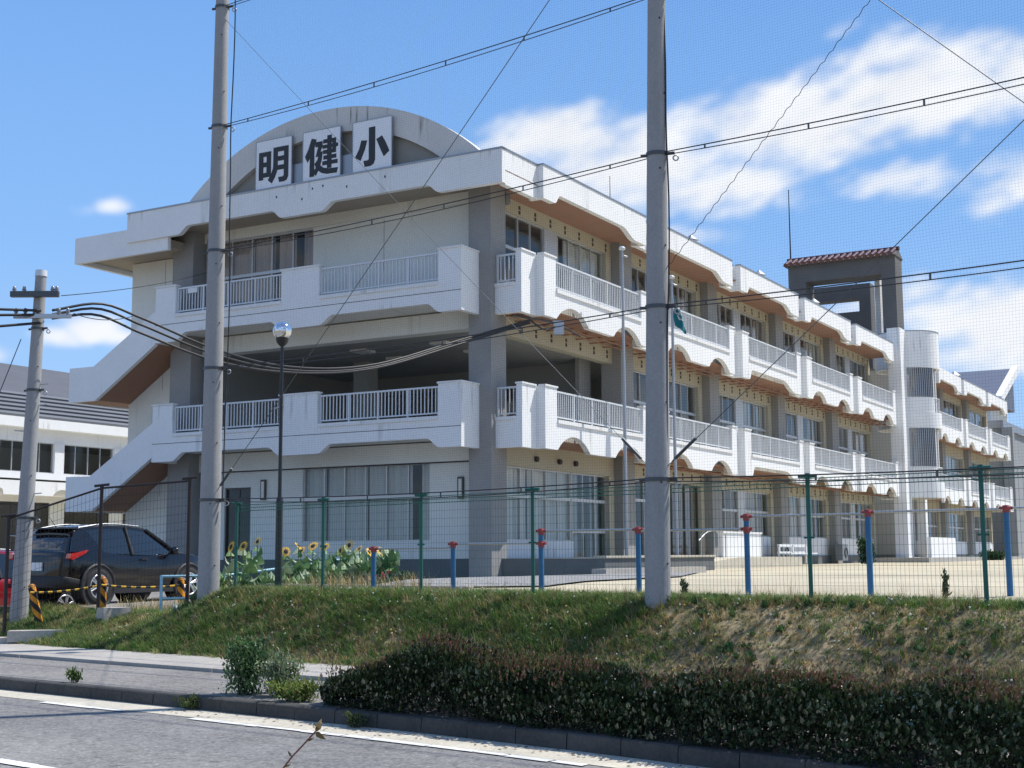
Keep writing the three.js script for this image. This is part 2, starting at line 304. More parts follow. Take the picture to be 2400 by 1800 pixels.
// ------------------------------------------------------------------ the school building; own axes: x along the long front, z out of it, y = Y + YB
const YB = 0.42, BO = [0.2245, 37.3], BT = THREE.MathUtils.degToRad(60.066);
const school = thing('school_building', 'long three-storey white school building with scalloped balconies and arched parapet', 'building', W(BO[0], -YB, BO[1]), BT);
const bw = (u, Y, v) => V3(u, Y + YB, -v).applyAxisAngle(V3(0, 1, 0), BT).add(school.position);      // (u, Y, v) to the world
const offs = new Map([[school, V3(0, YB, 0)]]), rootOf = (o) => { while (o.parent && o.parent !== scene) o = o.parent; return o; };
const bp = (name, geos, mat, parent = school) => { const g = merge([geos].flat(9)).clone(), o = offs.get(rootOf(parent)); g.translate(o.x, o.y, o.z); return obj(name, g, mat, parent); };
const bps = (name, list, mat, parent) => list.flat(9).map((g) => bp(name, g, mat, parent));                // one mesh for each piece
function bthing(name, label, cat, u, Y, v, group) { const o = thing(name, label, cat, bw(u, Y, v), BT, group); offs.set(o, V3(-u, -Y, v)); return o; }
const scur = (a0, y0, a1, y1, n = 7) => Array.from({ length: n + 1 }, (_, i) => { const t = i / n; return [lerp(a0, a1, t), lerp(y0, y1, t * t * (3 - 2 * t))]; });
const hump = (a0, a1, y0, h, n = 14) => { const c = (a0 + a1) / 2, w = (a1 - a0) / 2, R = (w * w + h * h) / (2 * h); return Array.from({ length: n + 1 }, (_, i) => { const a = lerp(a0, a1, i / n); return [a, y0 + h - R + Math.sqrt(Math.max(0, R * R - (a - c) ** 2))]; }); };
const S0 = 1.45, PB = 8.13, FL = 3.86, bayS = (k) => S0 + PB * k;
const colU = (k) => 9.2 + PB * k;                                       // left edge of the column that ends bay k

function railing(sd, a0, a1, Y0, Y1, n, parent = school, gap = 0.125) {   // posts, rails and balusters of one panel
  const q = [box(a0, a1, Y1 - 0.05, Y1, n - 0.03, n + 0.03), box(a0, a1, Y0 + 0.05, Y0 + 0.09, n - 0.02, n + 0.02)];
  const L = a1 - a0, np = Math.max(1, Math.round(L / 1.2)), nb = Math.round(L / gap);
  for (let i = 0; i <= np; i++) { const a = lerp(a0 + 0.025, a1 - 0.025, i / np); q.push(box(a - 0.025, a + 0.025, Y0, Y1 - 0.05, n - 0.025, n + 0.025)); }
  for (let i = 1; i < nb; i++) { const a = lerp(a0, a1, i / nb); q.push(box(a - 0.014, a + 0.014, Y0 + 0.09, Y1 - 0.05, n - 0.012, n + 0.012)); }
  return bp('railing', side(sd, merge(q)), M.rail, parent);
}
const paneGeo = new Map();
function windowUnit(sd, a0, a1, rows, n, cols, { frame = M.alu, curtain = null, cover = 1, wind = 'window', merged = false, parent = school } = {}) {
  const q = [], Y0 = rows[0], Y1 = rows[rows.length - 1], b = 0.045;
  q.push(box(a0, a1, Y1 - b, Y1, n - 0.05, n + 0.04), box(a0, a1, Y0, Y0 + b, n - 0.05, n + 0.055));
  for (const Y of rows.slice(1, -1)) q.push(box(a0, a1, Y - 0.05, Y + 0.05, n - 0.05, n + 0.04));
  for (let i = 0; i <= cols; i++) { const a = lerp(a0 + b / 2, a1 - b / 2, i / cols); q.push(box(a - b / 2, a + b / 2, Y0 + b, Y1 - b, n - 0.045, n + 0.035 - (i % 2) * 0.02)); }
  const w = bp(wind, side(sd, merge(q)), frame, parent), glass = [];
  for (let i = 0; i < cols; i++) for (let r = 0; r < rows.length - 1; r++) {
    const x0 = lerp(a0, a1, i / cols) + 0.02, x1 = lerp(a0, a1, (i + 1) / cols) - 0.02, g = new THREE.PlaneGeometry(x1 - x0, rows[r + 1] - rows[r] - 0.04);
    g.rotateX(rr(-0.004, 0.004)); g.rotateY(rr(-0.006, 0.006)); g.translate((x0 + x1) / 2, (rows[r] + rows[r + 1]) / 2, n - (i % 2) * 0.02);
    glass.push(side(sd, g));
  }
  if (merged) bp('panes', glass, M.glass, w); else for (const g of glass) bp('pane', g, M.glass, w);
  if (curtain) {                                                         // gathered cloth just inside
    const parts = [];
    for (let i = 0; i < cols; i++) if (rnd() < cover) {
      const x0 = lerp(a0, a1, i / cols), x1 = lerp(a0, a1, (i + 1) / cols) - (rnd() < 0.3 ? rr(0.1, 0.4) : 0), g = new THREE.PlaneGeometry(x1 - x0, Y1 - Y0 - 0.06, 22, 1), p = g.attributes.position, ph = rnd() * 6;
      for (let k = 0; k < p.count; k++) p.setZ(k, 0.035 * Math.sin(p.getX(k) * 38 + ph) + 0.02 * Math.sin(p.getX(k) * 17 + ph * 2));
      g.computeVertexNormals(); g.translate((x0 + x1) / 2, (Y0 + Y1) / 2, n - 0.17); parts.push(side(sd, uvm(g)));
    }
    if (parts.length) bp('curtain', parts, curtain, w);
  }
  return w;
}

// ---- frame of the building: slabs, partitions, back wall, columns
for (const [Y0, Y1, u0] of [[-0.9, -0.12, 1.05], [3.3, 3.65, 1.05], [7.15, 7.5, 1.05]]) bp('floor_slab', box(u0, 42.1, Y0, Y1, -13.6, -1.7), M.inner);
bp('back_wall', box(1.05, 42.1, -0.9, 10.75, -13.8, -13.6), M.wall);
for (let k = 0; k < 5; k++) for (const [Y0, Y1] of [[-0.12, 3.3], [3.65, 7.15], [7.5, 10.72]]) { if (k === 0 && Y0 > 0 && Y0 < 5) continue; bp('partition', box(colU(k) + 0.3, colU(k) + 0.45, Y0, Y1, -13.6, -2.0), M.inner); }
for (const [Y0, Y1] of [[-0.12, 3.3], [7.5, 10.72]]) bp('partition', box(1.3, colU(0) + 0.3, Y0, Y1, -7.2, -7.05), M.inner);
const colM = M.column;
bp('column', box(0.36, 1.2, -0.9, 10.72, -1.9, -1.15), colM);
bp('column', box(0.36, 1.2, -0.9, 10.72, -13.5, -12.6), colM);
for (let k = 0; k < 4; k++) bp('column', box(colU(k), colU(k) + 1.0, -0.9, 10.72, -2.0, -1.25), colM);

// ---- gable end: walls
const Lw = (a0, a1, Y0, Y1, n0 = -1.2, n1 = -1.0) => sbox('L', a0, a1, Y0, Y1, n0, n1);
bp('wall', [Lw(1.9, 3.65, -0.1, 3.3), Lw(8.4, 10.5, -0.1, 3.3), Lw(11.6, 12.6, -0.1, 3.3), Lw(3.65, 8.4, -0.1, 0.42), Lw(3.65, 8.4, 2.73, 3.3), Lw(10.5, 11.6, 2.2, 3.3)], M.wall);
bp('wall', [Lw(1.9, 8.1, 7.5, 10.72), Lw(12.4, 12.6, 7.5, 10.72), Lw(8.1, 12.4, 7.5, 8.05), Lw(8.1, 12.4, 10.38, 10.72)], M.wall);
bp('beam', Lw(1.9, 12.6, 6.6, 7.15, -1.4, -0.9), M.wall);
bp('beam', Lw(1.9, 12.6, 2.73, 3.3, -0.998, -0.86), M.wall);
bp('beam', Lw(1.9, 12.6, 10.38, 10.72, -0.998, -0.88), M.wall);
bps('plinth', [Lw(1.4, 13.6, -1.2, -0.1, -1.25, -0.97), box(1.2, 42.1, -1.2, -0.1, -1.75, -1.53)], M.plinth);
bps('joint', [Lw(5.35, 5.362, 8.7, 10.3, -1.0, -0.996), Lw(1.9, 12.6, 2.695, 2.725, -1.0, -0.94)], M.dark);
windowUnit('L', 3.65, 8.4, [0.42, 1.75, 2.73], -1.08, 6, { curtain: M.curtains[2], cover: 1, frame: M.alu });
windowUnit('L', 8.1, 12.4, [8.05, 9.15, 10.38], -1.08, 5, { curtain: M.curtains[0], cover: 0.85 });
windowUnit('L', 10.5, 11.6, [-0.1, 2.2], -1.1, 2, { frame: M.bronze, wind: 'door' });
for (const [v, Y] of [[2.55, 1.95], [9.95, 2.1]]) { const f = bp('wall_light', Lw(v - 0.1, v + 0.1, Y - 0.32, Y + 0.32, -1.0, -0.93), M.bronze); bp('lens', Lw(v - 0.055, v + 0.055, Y - 0.26, Y + 0.26, -0.93, -0.915), M.wall, f); }
bp('downpipe', [rod(V3(0.86, 10.6, -2.05), V3(0.86, 10.0, -2.05), 0.06), rod(V3(0.86, 10.0, -2.05), V3(0.94, 9.8, -1.98), 0.06), rod(V3(0.9, 9.85, -1.98), V3(0.9, 3.0, -1.98), 0.06), rod(V3(0.9, 3.0, -2.0), V3(0.9, -0.4, -2.0), 0.06), box(0.8, 0.96, 9.72, 9.8, -2.1, -1.3)], M.pipe);
bp('downpipe', [rod(V3(1.32, 10.3, -1.28), V3(1.32, -0.4, -1.28), 0.06), box(1.2, 1.45, 10.3, 10.62, -1.6, -1.12)], M.pipe);
bp('downpipe', rod(V3(0.88, 10.5, -12.4), V3(0.88, -0.6, -12.4), 0.05), M.pipe);

// ---- second-storey corner terrace
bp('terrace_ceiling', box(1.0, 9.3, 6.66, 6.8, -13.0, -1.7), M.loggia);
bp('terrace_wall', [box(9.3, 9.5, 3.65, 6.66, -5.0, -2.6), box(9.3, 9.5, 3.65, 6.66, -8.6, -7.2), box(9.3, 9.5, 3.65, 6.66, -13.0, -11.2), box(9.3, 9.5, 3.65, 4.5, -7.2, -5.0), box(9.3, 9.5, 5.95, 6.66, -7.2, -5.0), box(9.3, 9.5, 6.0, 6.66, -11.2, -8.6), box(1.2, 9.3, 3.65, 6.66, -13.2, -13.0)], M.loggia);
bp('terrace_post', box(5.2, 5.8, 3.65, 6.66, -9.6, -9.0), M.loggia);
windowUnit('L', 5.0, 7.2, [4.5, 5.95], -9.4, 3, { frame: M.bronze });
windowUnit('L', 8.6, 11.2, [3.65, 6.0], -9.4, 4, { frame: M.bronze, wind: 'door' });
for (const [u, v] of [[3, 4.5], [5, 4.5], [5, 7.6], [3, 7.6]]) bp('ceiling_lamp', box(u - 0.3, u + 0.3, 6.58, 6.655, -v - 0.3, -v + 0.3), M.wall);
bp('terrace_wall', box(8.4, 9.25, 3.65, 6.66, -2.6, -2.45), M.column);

// ---- gable end: balconies
function gableBalcony(D, left) {
  const Y = (y) => y - D;
  const bottom = [[1.55, Y(6.87)], ...scur(2.28, Y(6.87), 2.72, Y(7.14)), ...scur(6.08, Y(7.14), 6.6, Y(6.87)), ...scur(8.02, Y(6.87), 8.5, Y(7.14)), ...scur(11.92, Y(7.14), 12.42, Y(6.87)), [13.28, Y(6.87)]];
  const top = [[13.28, 8.68], [12.42, 8.68], [12.42, 7.76], [8.05, 7.76], [8.05, 8.68], [6.6, 8.68], [6.6, 7.76], [2.32, 7.76], [2.32, 8.68], [1.55, 8.68]].map(([a, y]) => [a, Y(y)]);
  const par = bp('balcony_parapet', [side('L', slab([...bottom, ...top], 0.42, 0.6)), sbox('L', 1.55, 1.73, Y(6.87), Y(8.68), -0.36, 0.42), sbox('L', 13.1, 13.28, Y(6.87), Y(8.68), -0.95, 0.42)], M.fascia);
  bps('coping', [[1.52, 2.35], [6.57, 8.08], [12.39, 13.31]].map(([a, b]) => sbox('L', a, b, Y(8.68), Y(8.73), 0.39, 0.63)).concat(sbox('L', 1.52, 1.76, Y(8.68), Y(8.73), -0.36, 0.39)), M.white, par);
  bps('ledge', [[2.32, 6.6], [8.05, 12.42]].map(([a, b]) => sbox('L', a + 0.01, b - 0.01, Y(7.66), Y(7.763), 0.4, 0.64)), M.white, par);
  bp('joint', sbox('L', 1.56, 13.27, Y(7.44), Y(7.46), 0.6, 0.603), M.plinth, par);
  railing('L', 2.34, 6.58, Y(7.78), Y(8.62), 0.5); railing('L', 8.07, 12.4, Y(7.78), Y(8.62), 0.5);
  bp('balcony_floor', sbox('L', 1.73, 13.1, Y(7.2), Y(7.5), -1.0, 0.42), M.wall);
}
gableBalcony(0); gableBalcony(FL);
bp('notice_plate', sbox('L', 11.55, 11.95, 8.4, 8.56, 0.531, 0.54), M.white);

// ---- outside stair at the far end of the gable end
for (const D of [0, 3.66]) {
  const f = (pts) => pts.map(([a, y]) => [a, y - D]);
  bp('stair_parapet', [side('L', slab(f([[17.16, 6.33], [16.04, 6.32], [13.285, 7.93], [13.285, 6.82], [15.93, 5.17], [17.16, 5.17]]), 0.45, 0.598)), sbox('L', 17.0, 17.16, 5.17 - D, 6.33 - D, -2.3, 0.45)], M.fascia);
  bp('stair_flight', side('L', slab(f([[13.285, 7.1], [15.93, 5.44], [16.99, 5.44], [16.99, 5.2], [15.93, 5.2], [13.285, 6.85]]), -0.98, 0.44)), M.brown);
  bp('stair_landing', sbox('L', 16.0, 16.98, 5.22 - D, 5.43 - D, -2.3, -0.99), M.brown);
}
bp('stair_wall', [sbox('L', 13.5, 16.0, -0.9, 10.08, -1.2, -1.0), box(1.2, 4.2, -0.9, 10.08, -16.0, -15.8)], M.wall);
bps('joint', [sbox('L', 14.45, 14.464, 5.6, 10.0, -1.0, -0.997), sbox('L', 14.45, 14.464, 2.0, 5.0, -1.0, -0.997)], M.plinth);
bp('stair_roof', [sbox('L', 12.9, 17.2, 9.95, 10.84, 0.38, 0.52), sbox('L', 17.02, 17.2, 9.95, 10.84, -3.2, 0.38)], M.fascia);
bp('stair_roof_slab', [sbox('L', 13.0, 17.0, 10.1, 10.35, -3.2, 0.37)], M.beige);

// ---- roof
const roofF = bp('roof_fascia', [side('L', slab([[0.2, 10.37], ...scur(2.3, 10.37, 2.74, 10.63), ...scur(6.1, 10.63, 6.58, 10.37), ...scur(8.1, 10.37, 8.5, 10.63), ...scur(11.95, 10.63, 12.4, 10.37), [14.68, 10.37], [14.68, 11.34], [0.2, 11.34]], 0.42, 0.6)),
  sbox('L', 14.5, 14.68, 10.37, 11.34, -4, 0.42)], M.fascia);
bp('coping', [sbox('L', 0.18, 14.7, 11.34, 11.39, 0.4, 0.62)], M.coping, roofF);
{ const holes = []; for (const [v, Y] of [[8.3, 11.05], [6.9, 11.12], [6.5, 11.15], [7.3, 10.85], [4.2, 11.1], [10.2, 10.9], [5.6, 11.0]]) holes.push(sbox('L', v - 0.025, v + 0.025, Y - 0.035, Y + 0.035, 0.6, 0.604)); bps('drain_hole', holes, M.dark, roofF); }
bp('roof_slab', box(-0.4, 42.1, 10.76, 11.08, -14.5, -0.4), M.concrete);
bp('soffit', box(-0.42, 42.1, 10.72, 10.76, -1.62, -0.2), M.brown); bp('soffit', box(-0.42, 1.0, 10.72, 10.76, -14.5, -1.62), M.beige);
bp('roof_fascia', [box(-0.42, 1.45, 10.33, 11.34, -0.38, -0.2)], M.fascia);
bp('coping', box(-0.6, 1.45, 11.34, 11.39, -0.4, -0.18), M.coping);

// ---- arched parapet above the gable end
{
  const arc = (c, Yc, R, a0, a1, n) => Array.from({ length: n + 1 }, (_, i) => { const a = lerp(a0, a1, i / n); return [a, Yc + Math.sqrt(Math.max(0, R * R - (a - c) ** 2))]; });
  const out = arc(6.61, 5.43, 8.19, 0.74, 12.48, 40), inn = arc(6.5, 6.05, 6.8, 10.9, 2.1, 32);
  const a = bp('arch', side('L', slab([[0.74, 11.1], ...out, [12.48, 11.1], [10.9, 11.1], ...inn, [2.1, 11.1]], 0.05, 0.38)), M.archw);
  bp('arch_panel', side('L', slab([...arc(6.5, 6.0, 6.84, 2.0, 11.0, 32), [11.0, 11.1], [2.0, 11.1]], 0.06, 0.2)), M.panelgrey, a);
  bp('sign_rail', sbox('L', 4.1, 9.1, 11.42, 12.05, 0.385, 0.43), M.coping, a);
}

// ---- long front: one bay of balcony or roof edge, shared by the wing beyond the stair tower
function frontBay(s, D, kind, parent = school) {
  const Y = (y) => y - D;
  const low = kind === 'long' ? [[s, Y(6.88)], ...scur(s + 0.75, Y(6.88), s + 1.1, Y(7.28)), ...scur(s + 4.9, Y(7.28), s + 6.4, Y(6.88)), [s + 7.25, Y(6.88)]]
    : [[s, Y(6.88)], ...hump(s + 0.75, s + 2.85, Y(6.88), 0.44), ...hump(s + 4.6, s + 6.7, Y(6.88), 0.44), [s + 7.25, Y(6.88)]];
  const p = bp('balcony_parapet', [slab([...low, [s + 7.25, Y(8.68)], [s + 6.75, Y(8.68)], [s + 6.75, Y(7.76)], [s + 0.72, Y(7.76)], [s + 0.72, Y(8.68)], [s, Y(8.68)]], -0.18, 0),
    box(s, s + 0.18, Y(6.88), Y(8.68), -0.5, -0.18), box(s + 7.07, s + 7.25, Y(6.88), Y(8.68), -0.5, -0.18), box(s + 7.25, s + PB, Y(6.88), Y(8.68), -0.46, -0.28)], M.fascia, parent);
  bps('coping', [box(s - 0.03, s + 0.75, Y(8.68), Y(8.73), -0.21, 0.03), box(s + 6.72, s + 7.28, Y(8.68), Y(8.73), -0.21, 0.03), box(s + 7.28, s + PB - 0.03, Y(8.68), Y(8.73), -0.49, -0.25)], M.white, p);
  bp('ledge', box(s + 0.73, s + 6.74, Y(7.65), Y(7.763), -0.2, 0.045), M.white, p);
  railing('R', s + 0.74, s + 6.73, Y(7.78), Y(8.62), -0.09, parent);
}
function roofBay(s, parent = school) {
  const p = bp('roof_fascia', [slab([[s, 10.35], ...scur(s + 0.72, 10.35, s + 1.05, 10.64), ...scur(s + 5.4, 10.64, s + 6.4, 10.35), [s + 7.25, 10.35], [s + 7.25, 11.34], [s, 11.34]], -0.18, 0), box(s, s + 0.18, 10.35, 11.34, -0.5, -0.18), box(s + 7.07, s + 7.25, 10.35, 11.34, -0.5, -0.18), box(s + 7.25, s + PB, 10.35, 11.34, -0.46, -0.28)], M.fascia, parent);
  bps('coping', [box(s - 0.02, s + 7.27, 11.34, 11.39, -0.2, 0.02), box(s + 7.28, s + PB - 0.03, 11.34, 11.39, -0.48, -0.26)], M.coping, p);
}
for (let k = 0; k < 5; k++) {
  roofBay(bayS(k));
  for (const D of [0, FL]) frontBay(bayS(k), D, k === 2 ? 'long' : 'humps');
}
for (const D of [0, FL]) {
  const Y = (y) => y - D;
  bp('balcony_floor', box(0.78, 42.1, Y(7.2), Y(7.5), -1.7, -0.46), M.wall);
  bp('soffit', box(0.8, 42.1, Y(7.16), Y(7.2), -1.62, -0.3), M.brown);
  // the balcony's end beside the corner column
  const e = bp('balcony_parapet', [box(0.6, S0, Y(6.88), Y(8.68), -0.46, -0.28), box(0.6, 0.78, Y(6.88), Y(7.76), -1.15, -0.46)], M.fascia);
  bp('coping', box(0.57, S0 - 0.03, Y(8.68), Y(8.73), -0.49, -0.25), M.white, e);
  bp('ledge', box(0.56, 0.8, Y(7.66), Y(7.763), -1.15, -0.5), M.white, e);
  railing('L', 0.47, 1.14, Y(7.78), Y(8.62), -0.69);
}

// ---- long front: walls and windows
for (let k = 0; k < 5; k++) {
  const a0 = k ? colU(k - 1) + 1.0 : 1.2, a1 = k === 4 ? 42.1 : colU(k), post = a1 - 0.42, mid = (a0 + post) / 2;
  for (const F of [0, 1, 2]) {
    const D = FL * (2 - F), terrace = k === 0 && F === 1;
    const bY0 = [2.62, 6.5, 10.3][F], bY1 = [3.3, 7.16, 10.72][F], fy = [-0.12, 3.65, 7.5][F];
    const beam = bp('beam', box(a0, a1, bY0, bY1, -1.9, -1.58), M.cream);
    const nv = Math.round((a1 - a0) / 0.95), slots = [];
    if (!(k === 0 && F === 0)) { for (let i = 0; i < nv; i++) { const a = a0 + (i + 0.6) * (a1 - a0) / nv, y = bY0 + [0.3, 0.3, 0.2][F]; slots.push(box(a - 0.05, a + 0.05, y, y + 0.11, -1.58, -1.567), box(a - 0.05, a + 0.05, y - 0.15, y - 0.04, -1.58, -1.567)); }
      bps('vent_slot', slots, M.void, beam);
      if (F < 2) { const pp = []; for (let i = 0; i < nv; i++) { const a = a0 + (i + 0.3) * (a1 - a0) / nv; pp.push(rod(V3(a, bY1 - 0.18, -1.6), V3(a, bY1 - 0.2, -0.62), 0.025, 0.025, 6)); } pp.push(rod(V3(a0, bY1 - 0.24, -0.72), V3(a1, bY1 - 0.24, -0.72), 0.02, 0.02, 6), rod(V3(a0, bY1 - 0.24, -1.1), V3(a1, bY1 - 0.24, -1.1), 0.02, 0.02, 6)); bp('clothes_rail', pp, M.brown, beam); } }
    else for (const a of [3.7, 5.2, 6.3]) bp('vent_hood', [(() => { const g = new THREE.CylinderGeometry(0.085, 0.085, 0.12, 14); g.rotateX(Math.PI / 2); g.translate(a, 2.9, -1.54); return ni(g); })()], M.void, beam);
    if (terrace) continue;
    bp('post', box(post, a1 - 0.02, fy, bY0, -1.86, -1.56), M.cream);
    const cur = M.curtains[(k + F + 1) % 3], open = 0.08 + 0.32 * hash01(k * 7 + F * 3);
    if (F === 0 && k === 0) {
      bp('sill_wall', box(a0, 6.2, -0.12, 0.42, -1.84, -1.6), M.white);
      windowUnit('R', a0 + 0.1, 6.2, [0.42, 1.75, bY0], -1.72, 6, { curtain: M.curtains[2], cover: 1 });
      windowUnit('R', 6.25, post, [-0.12, 0.75, 1.75, bY0], -1.72, 3, { curtain: M.curtains[1], cover: 0.7, wind: 'door' });
    } else if (F === 0 && k === 1) {                                     // entrance
      windowUnit('R', a0 + 0.05, mid - 0.9, [-0.12, 1.9, bY0], -1.72, 3, { frame: M.alu, wind: 'door' });
      bp('panel', box(mid - 0.88, mid - 0.5, fy, bY0, -1.84, -1.66), M.cream);
      windowUnit('R', mid - 0.48, post - 0.02, [-0.12, bY0], -1.72, 6, { frame: M.bronze, curtain: M.curtains[0], cover: 0.9, wind: 'door' });
    } else {
      const sill = fy + (F === 0 ? 0.85 : 0.3), tr = fy + (F === 0 ? 1.9 : 1.75);
      const p = bp('sill_wall', [box(a0, post, fy, sill, -1.84, -1.62)], F === 0 ? M.white : M.wall);
      bp('panel', box(mid - 0.45, mid + 0.4, sill, bY0, -1.82, -1.66), M.alu);
      windowUnit('R', a0 + 0.05, mid - 0.47, [sill, tr, bY0], -1.72, 4, { curtain: cur, cover: 0.75 * hash01(k * 11 + F * 5 + 1) ** 1.6 });
      windowUnit('R', mid + 0.42, post - 0.02, [sill, tr, bY0], -1.72, 4, { curtain: M.curtains[(k * 2 + F) % 3], cover: 0.75 * hash01(k * 5 + F * 13 + 2) ** 1.6 });
      if (F) for (let i = 0; i < 5; i++) { const x = lerp(a0 + 0.3, post - 0.3, hash01(i * 3.1 + k * 7.7 + F)), w = 0.2 + 0.3 * hash01(i + k), h = 0.2 + 0.55 * hash01(i * 2 + F + k); bp('classroom_furniture', box(x, x + w * 1.8, fy, sill + h, -2.9 - hash01(i * 9 + k) * 1.5, -2.5), [M.wall, M.cream, M.pipe, M.white][i % 4]); }
    }
  }
}
function hash01(n) { return ((Math.sin(n * 127.1 + 3.3) * 43758.5453) % 1 + 1) % 1; }

// ---- roof furniture
for (const u of [15.35, 23.05, 30.76]) {
  const g = [box(u - 0.3, u + 0.3, 11.08, 11.68, -1.4, -0.8), (() => { const c = new THREE.CylinderGeometry(0.16, 0.34, 0.16, 12); c.translate(u, 11.75, -1.1); return ni(c); })(), (() => { const c = new THREE.CylinderGeometry(0.03, 0.3, 0.22, 12); c.translate(u, 12.12, -1.1); return ni(c); })(), rod(V3(u, 11.6, -1.1), V3(u, 12.05, -1.1), 0.15, 0.15, 10)];
  bp('roof_ventilator', g, M.steel);
}
bp('aerial', [rod(V3(10.1, 11.0, -2), V3(10.1, 13.4, -2), 0.025, 0.012, 6)], M.dark);

// ---- stair tower at the end of the long front
{
  bp('tower_fin', [box(42.12, 43.3, -0.9, 12.35, -0.55, 0.16)], M.fascia);
  // a round stair bay: ring bands of radius RT about (45, v 0.2), seen beside the fin
  const UC = 45.0, ZC = -0.2, RT = 1.75, ringG = (Y0, Y1, r0, r1) => { const sh = new THREE.Shape(); sh.absarc(0, 0, r1, 0, Math.PI * 2); const h = new THREE.Path(); h.absarc(0, 0, r0, 0, Math.PI * 2, true); sh.holes.push(h); const g = new THREE.ExtrudeGeometry(sh, { depth: Y1 - Y0, bevelEnabled: false, curveSegments: 40 }); g.rotateX(-Math.PI / 2); g.translate(UC, Y0, ZC); return toCreasedNormals(uvm(g), 0.6); };
  const disc = (Y0, Y1, r) => { const g = new THREE.CylinderGeometry(r, r, Y1 - Y0, 40); g.translate(UC, (Y0 + Y1) / 2, ZC); return uvm(g); };
  const on = (deg, r) => { const a = THREE.MathUtils.degToRad(deg); return [UC + r * Math.sin(a), ZC + r * Math.cos(a)]; };
  bp('tower_crown', [ringG(10.25, 12.3, RT - 0.18, RT)], M.fascia); bp('tower_roof', disc(11.6, 11.8, RT - 0.19), M.concrete);
  bp('coping', ringG(12.3, 12.35, RT - 0.2, RT + 0.02), M.coping);
  for (const D of [0, FL]) {
    const t = bp('tower_balcony', ringG(6.88 - D, 7.75 - D, RT - 0.18, RT), M.fascia); bp('tower_floor', disc(7.2 - D, 7.45 - D, RT - 0.19), M.inner, t);
    bp('tower_apron', (() => { const q = []; for (let a = -100; a < -25; a += 5) { const [x0, z0] = on(a, RT - 0.1), [x1, z1] = on(a + 5, RT - 0.1), g = box(-0.09, Math.hypot(x1 - x0, z1 - z0) + 0.0, 7.75 - D, 8.6 - D, -0.07, 0.07); g.rotateY(Math.atan2(-(z1 - z0), x1 - x0)); g.translate(x0, 0, z0); q.push(g); } return q; })(), M.fascia, t);
    const pts = Array.from({ length: 15 }, (_, i) => { const [x, z] = on(-24 + i * 9, RT - 0.09); return V3(x, 8.55 - D, z); });
    bp('balcony_rail', [tube(pts, 0.03, 6, 40), ...pts.flatMap((p, i) => { const q = [rod(V3(p.x, 7.74 - D, p.z), p, 0.014, 0.014, 5)]; if (pts[i + 1]) { const m = p.clone().lerp(pts[i + 1], 0.5); q.push(rod(V3(m.x, 7.74 - D, m.z), m, 0.012, 0.012, 5)); } return q; })], M.rail, t);
    const lou = []; for (let a = -102; a < -24; a += 4) { const [x, z] = on(a, RT - 0.12), g = box(-0.03, 0.03, 8.6 - D, 10.25 - D + (D ? 0.0 : 0) + (D ? 0.5 : 0), -0.1, 0.1); g.rotateY(THREE.MathUtils.degToRad(a)); g.translate(x, 0, z); lou.push(g); }
    bp('louvre_screen', lou, M.coping);
    for (const a of [-23, 40]) { const [x, z] = on(a, RT - 0.12); bp('tower_mullion', box(x - 0.06, x + 0.06, 7.75 - D, (D ? 6.89 : 10.26), z - 0.06, z + 0.06), M.fascia); }
  }
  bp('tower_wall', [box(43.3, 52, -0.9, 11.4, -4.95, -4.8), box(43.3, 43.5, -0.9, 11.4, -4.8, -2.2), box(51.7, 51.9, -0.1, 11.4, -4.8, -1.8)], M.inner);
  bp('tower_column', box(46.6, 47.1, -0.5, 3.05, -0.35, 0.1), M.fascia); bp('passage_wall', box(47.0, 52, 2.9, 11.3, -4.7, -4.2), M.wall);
  bp('porch_wall', [box(43.3, 49.4, -0.5, 0.85, 0.9, 1.1)], M.fascia);
  bps('porch_step', [box(40.5, 53, -0.8, -0.25, -1.5, 1.6)], M.concrete);
}
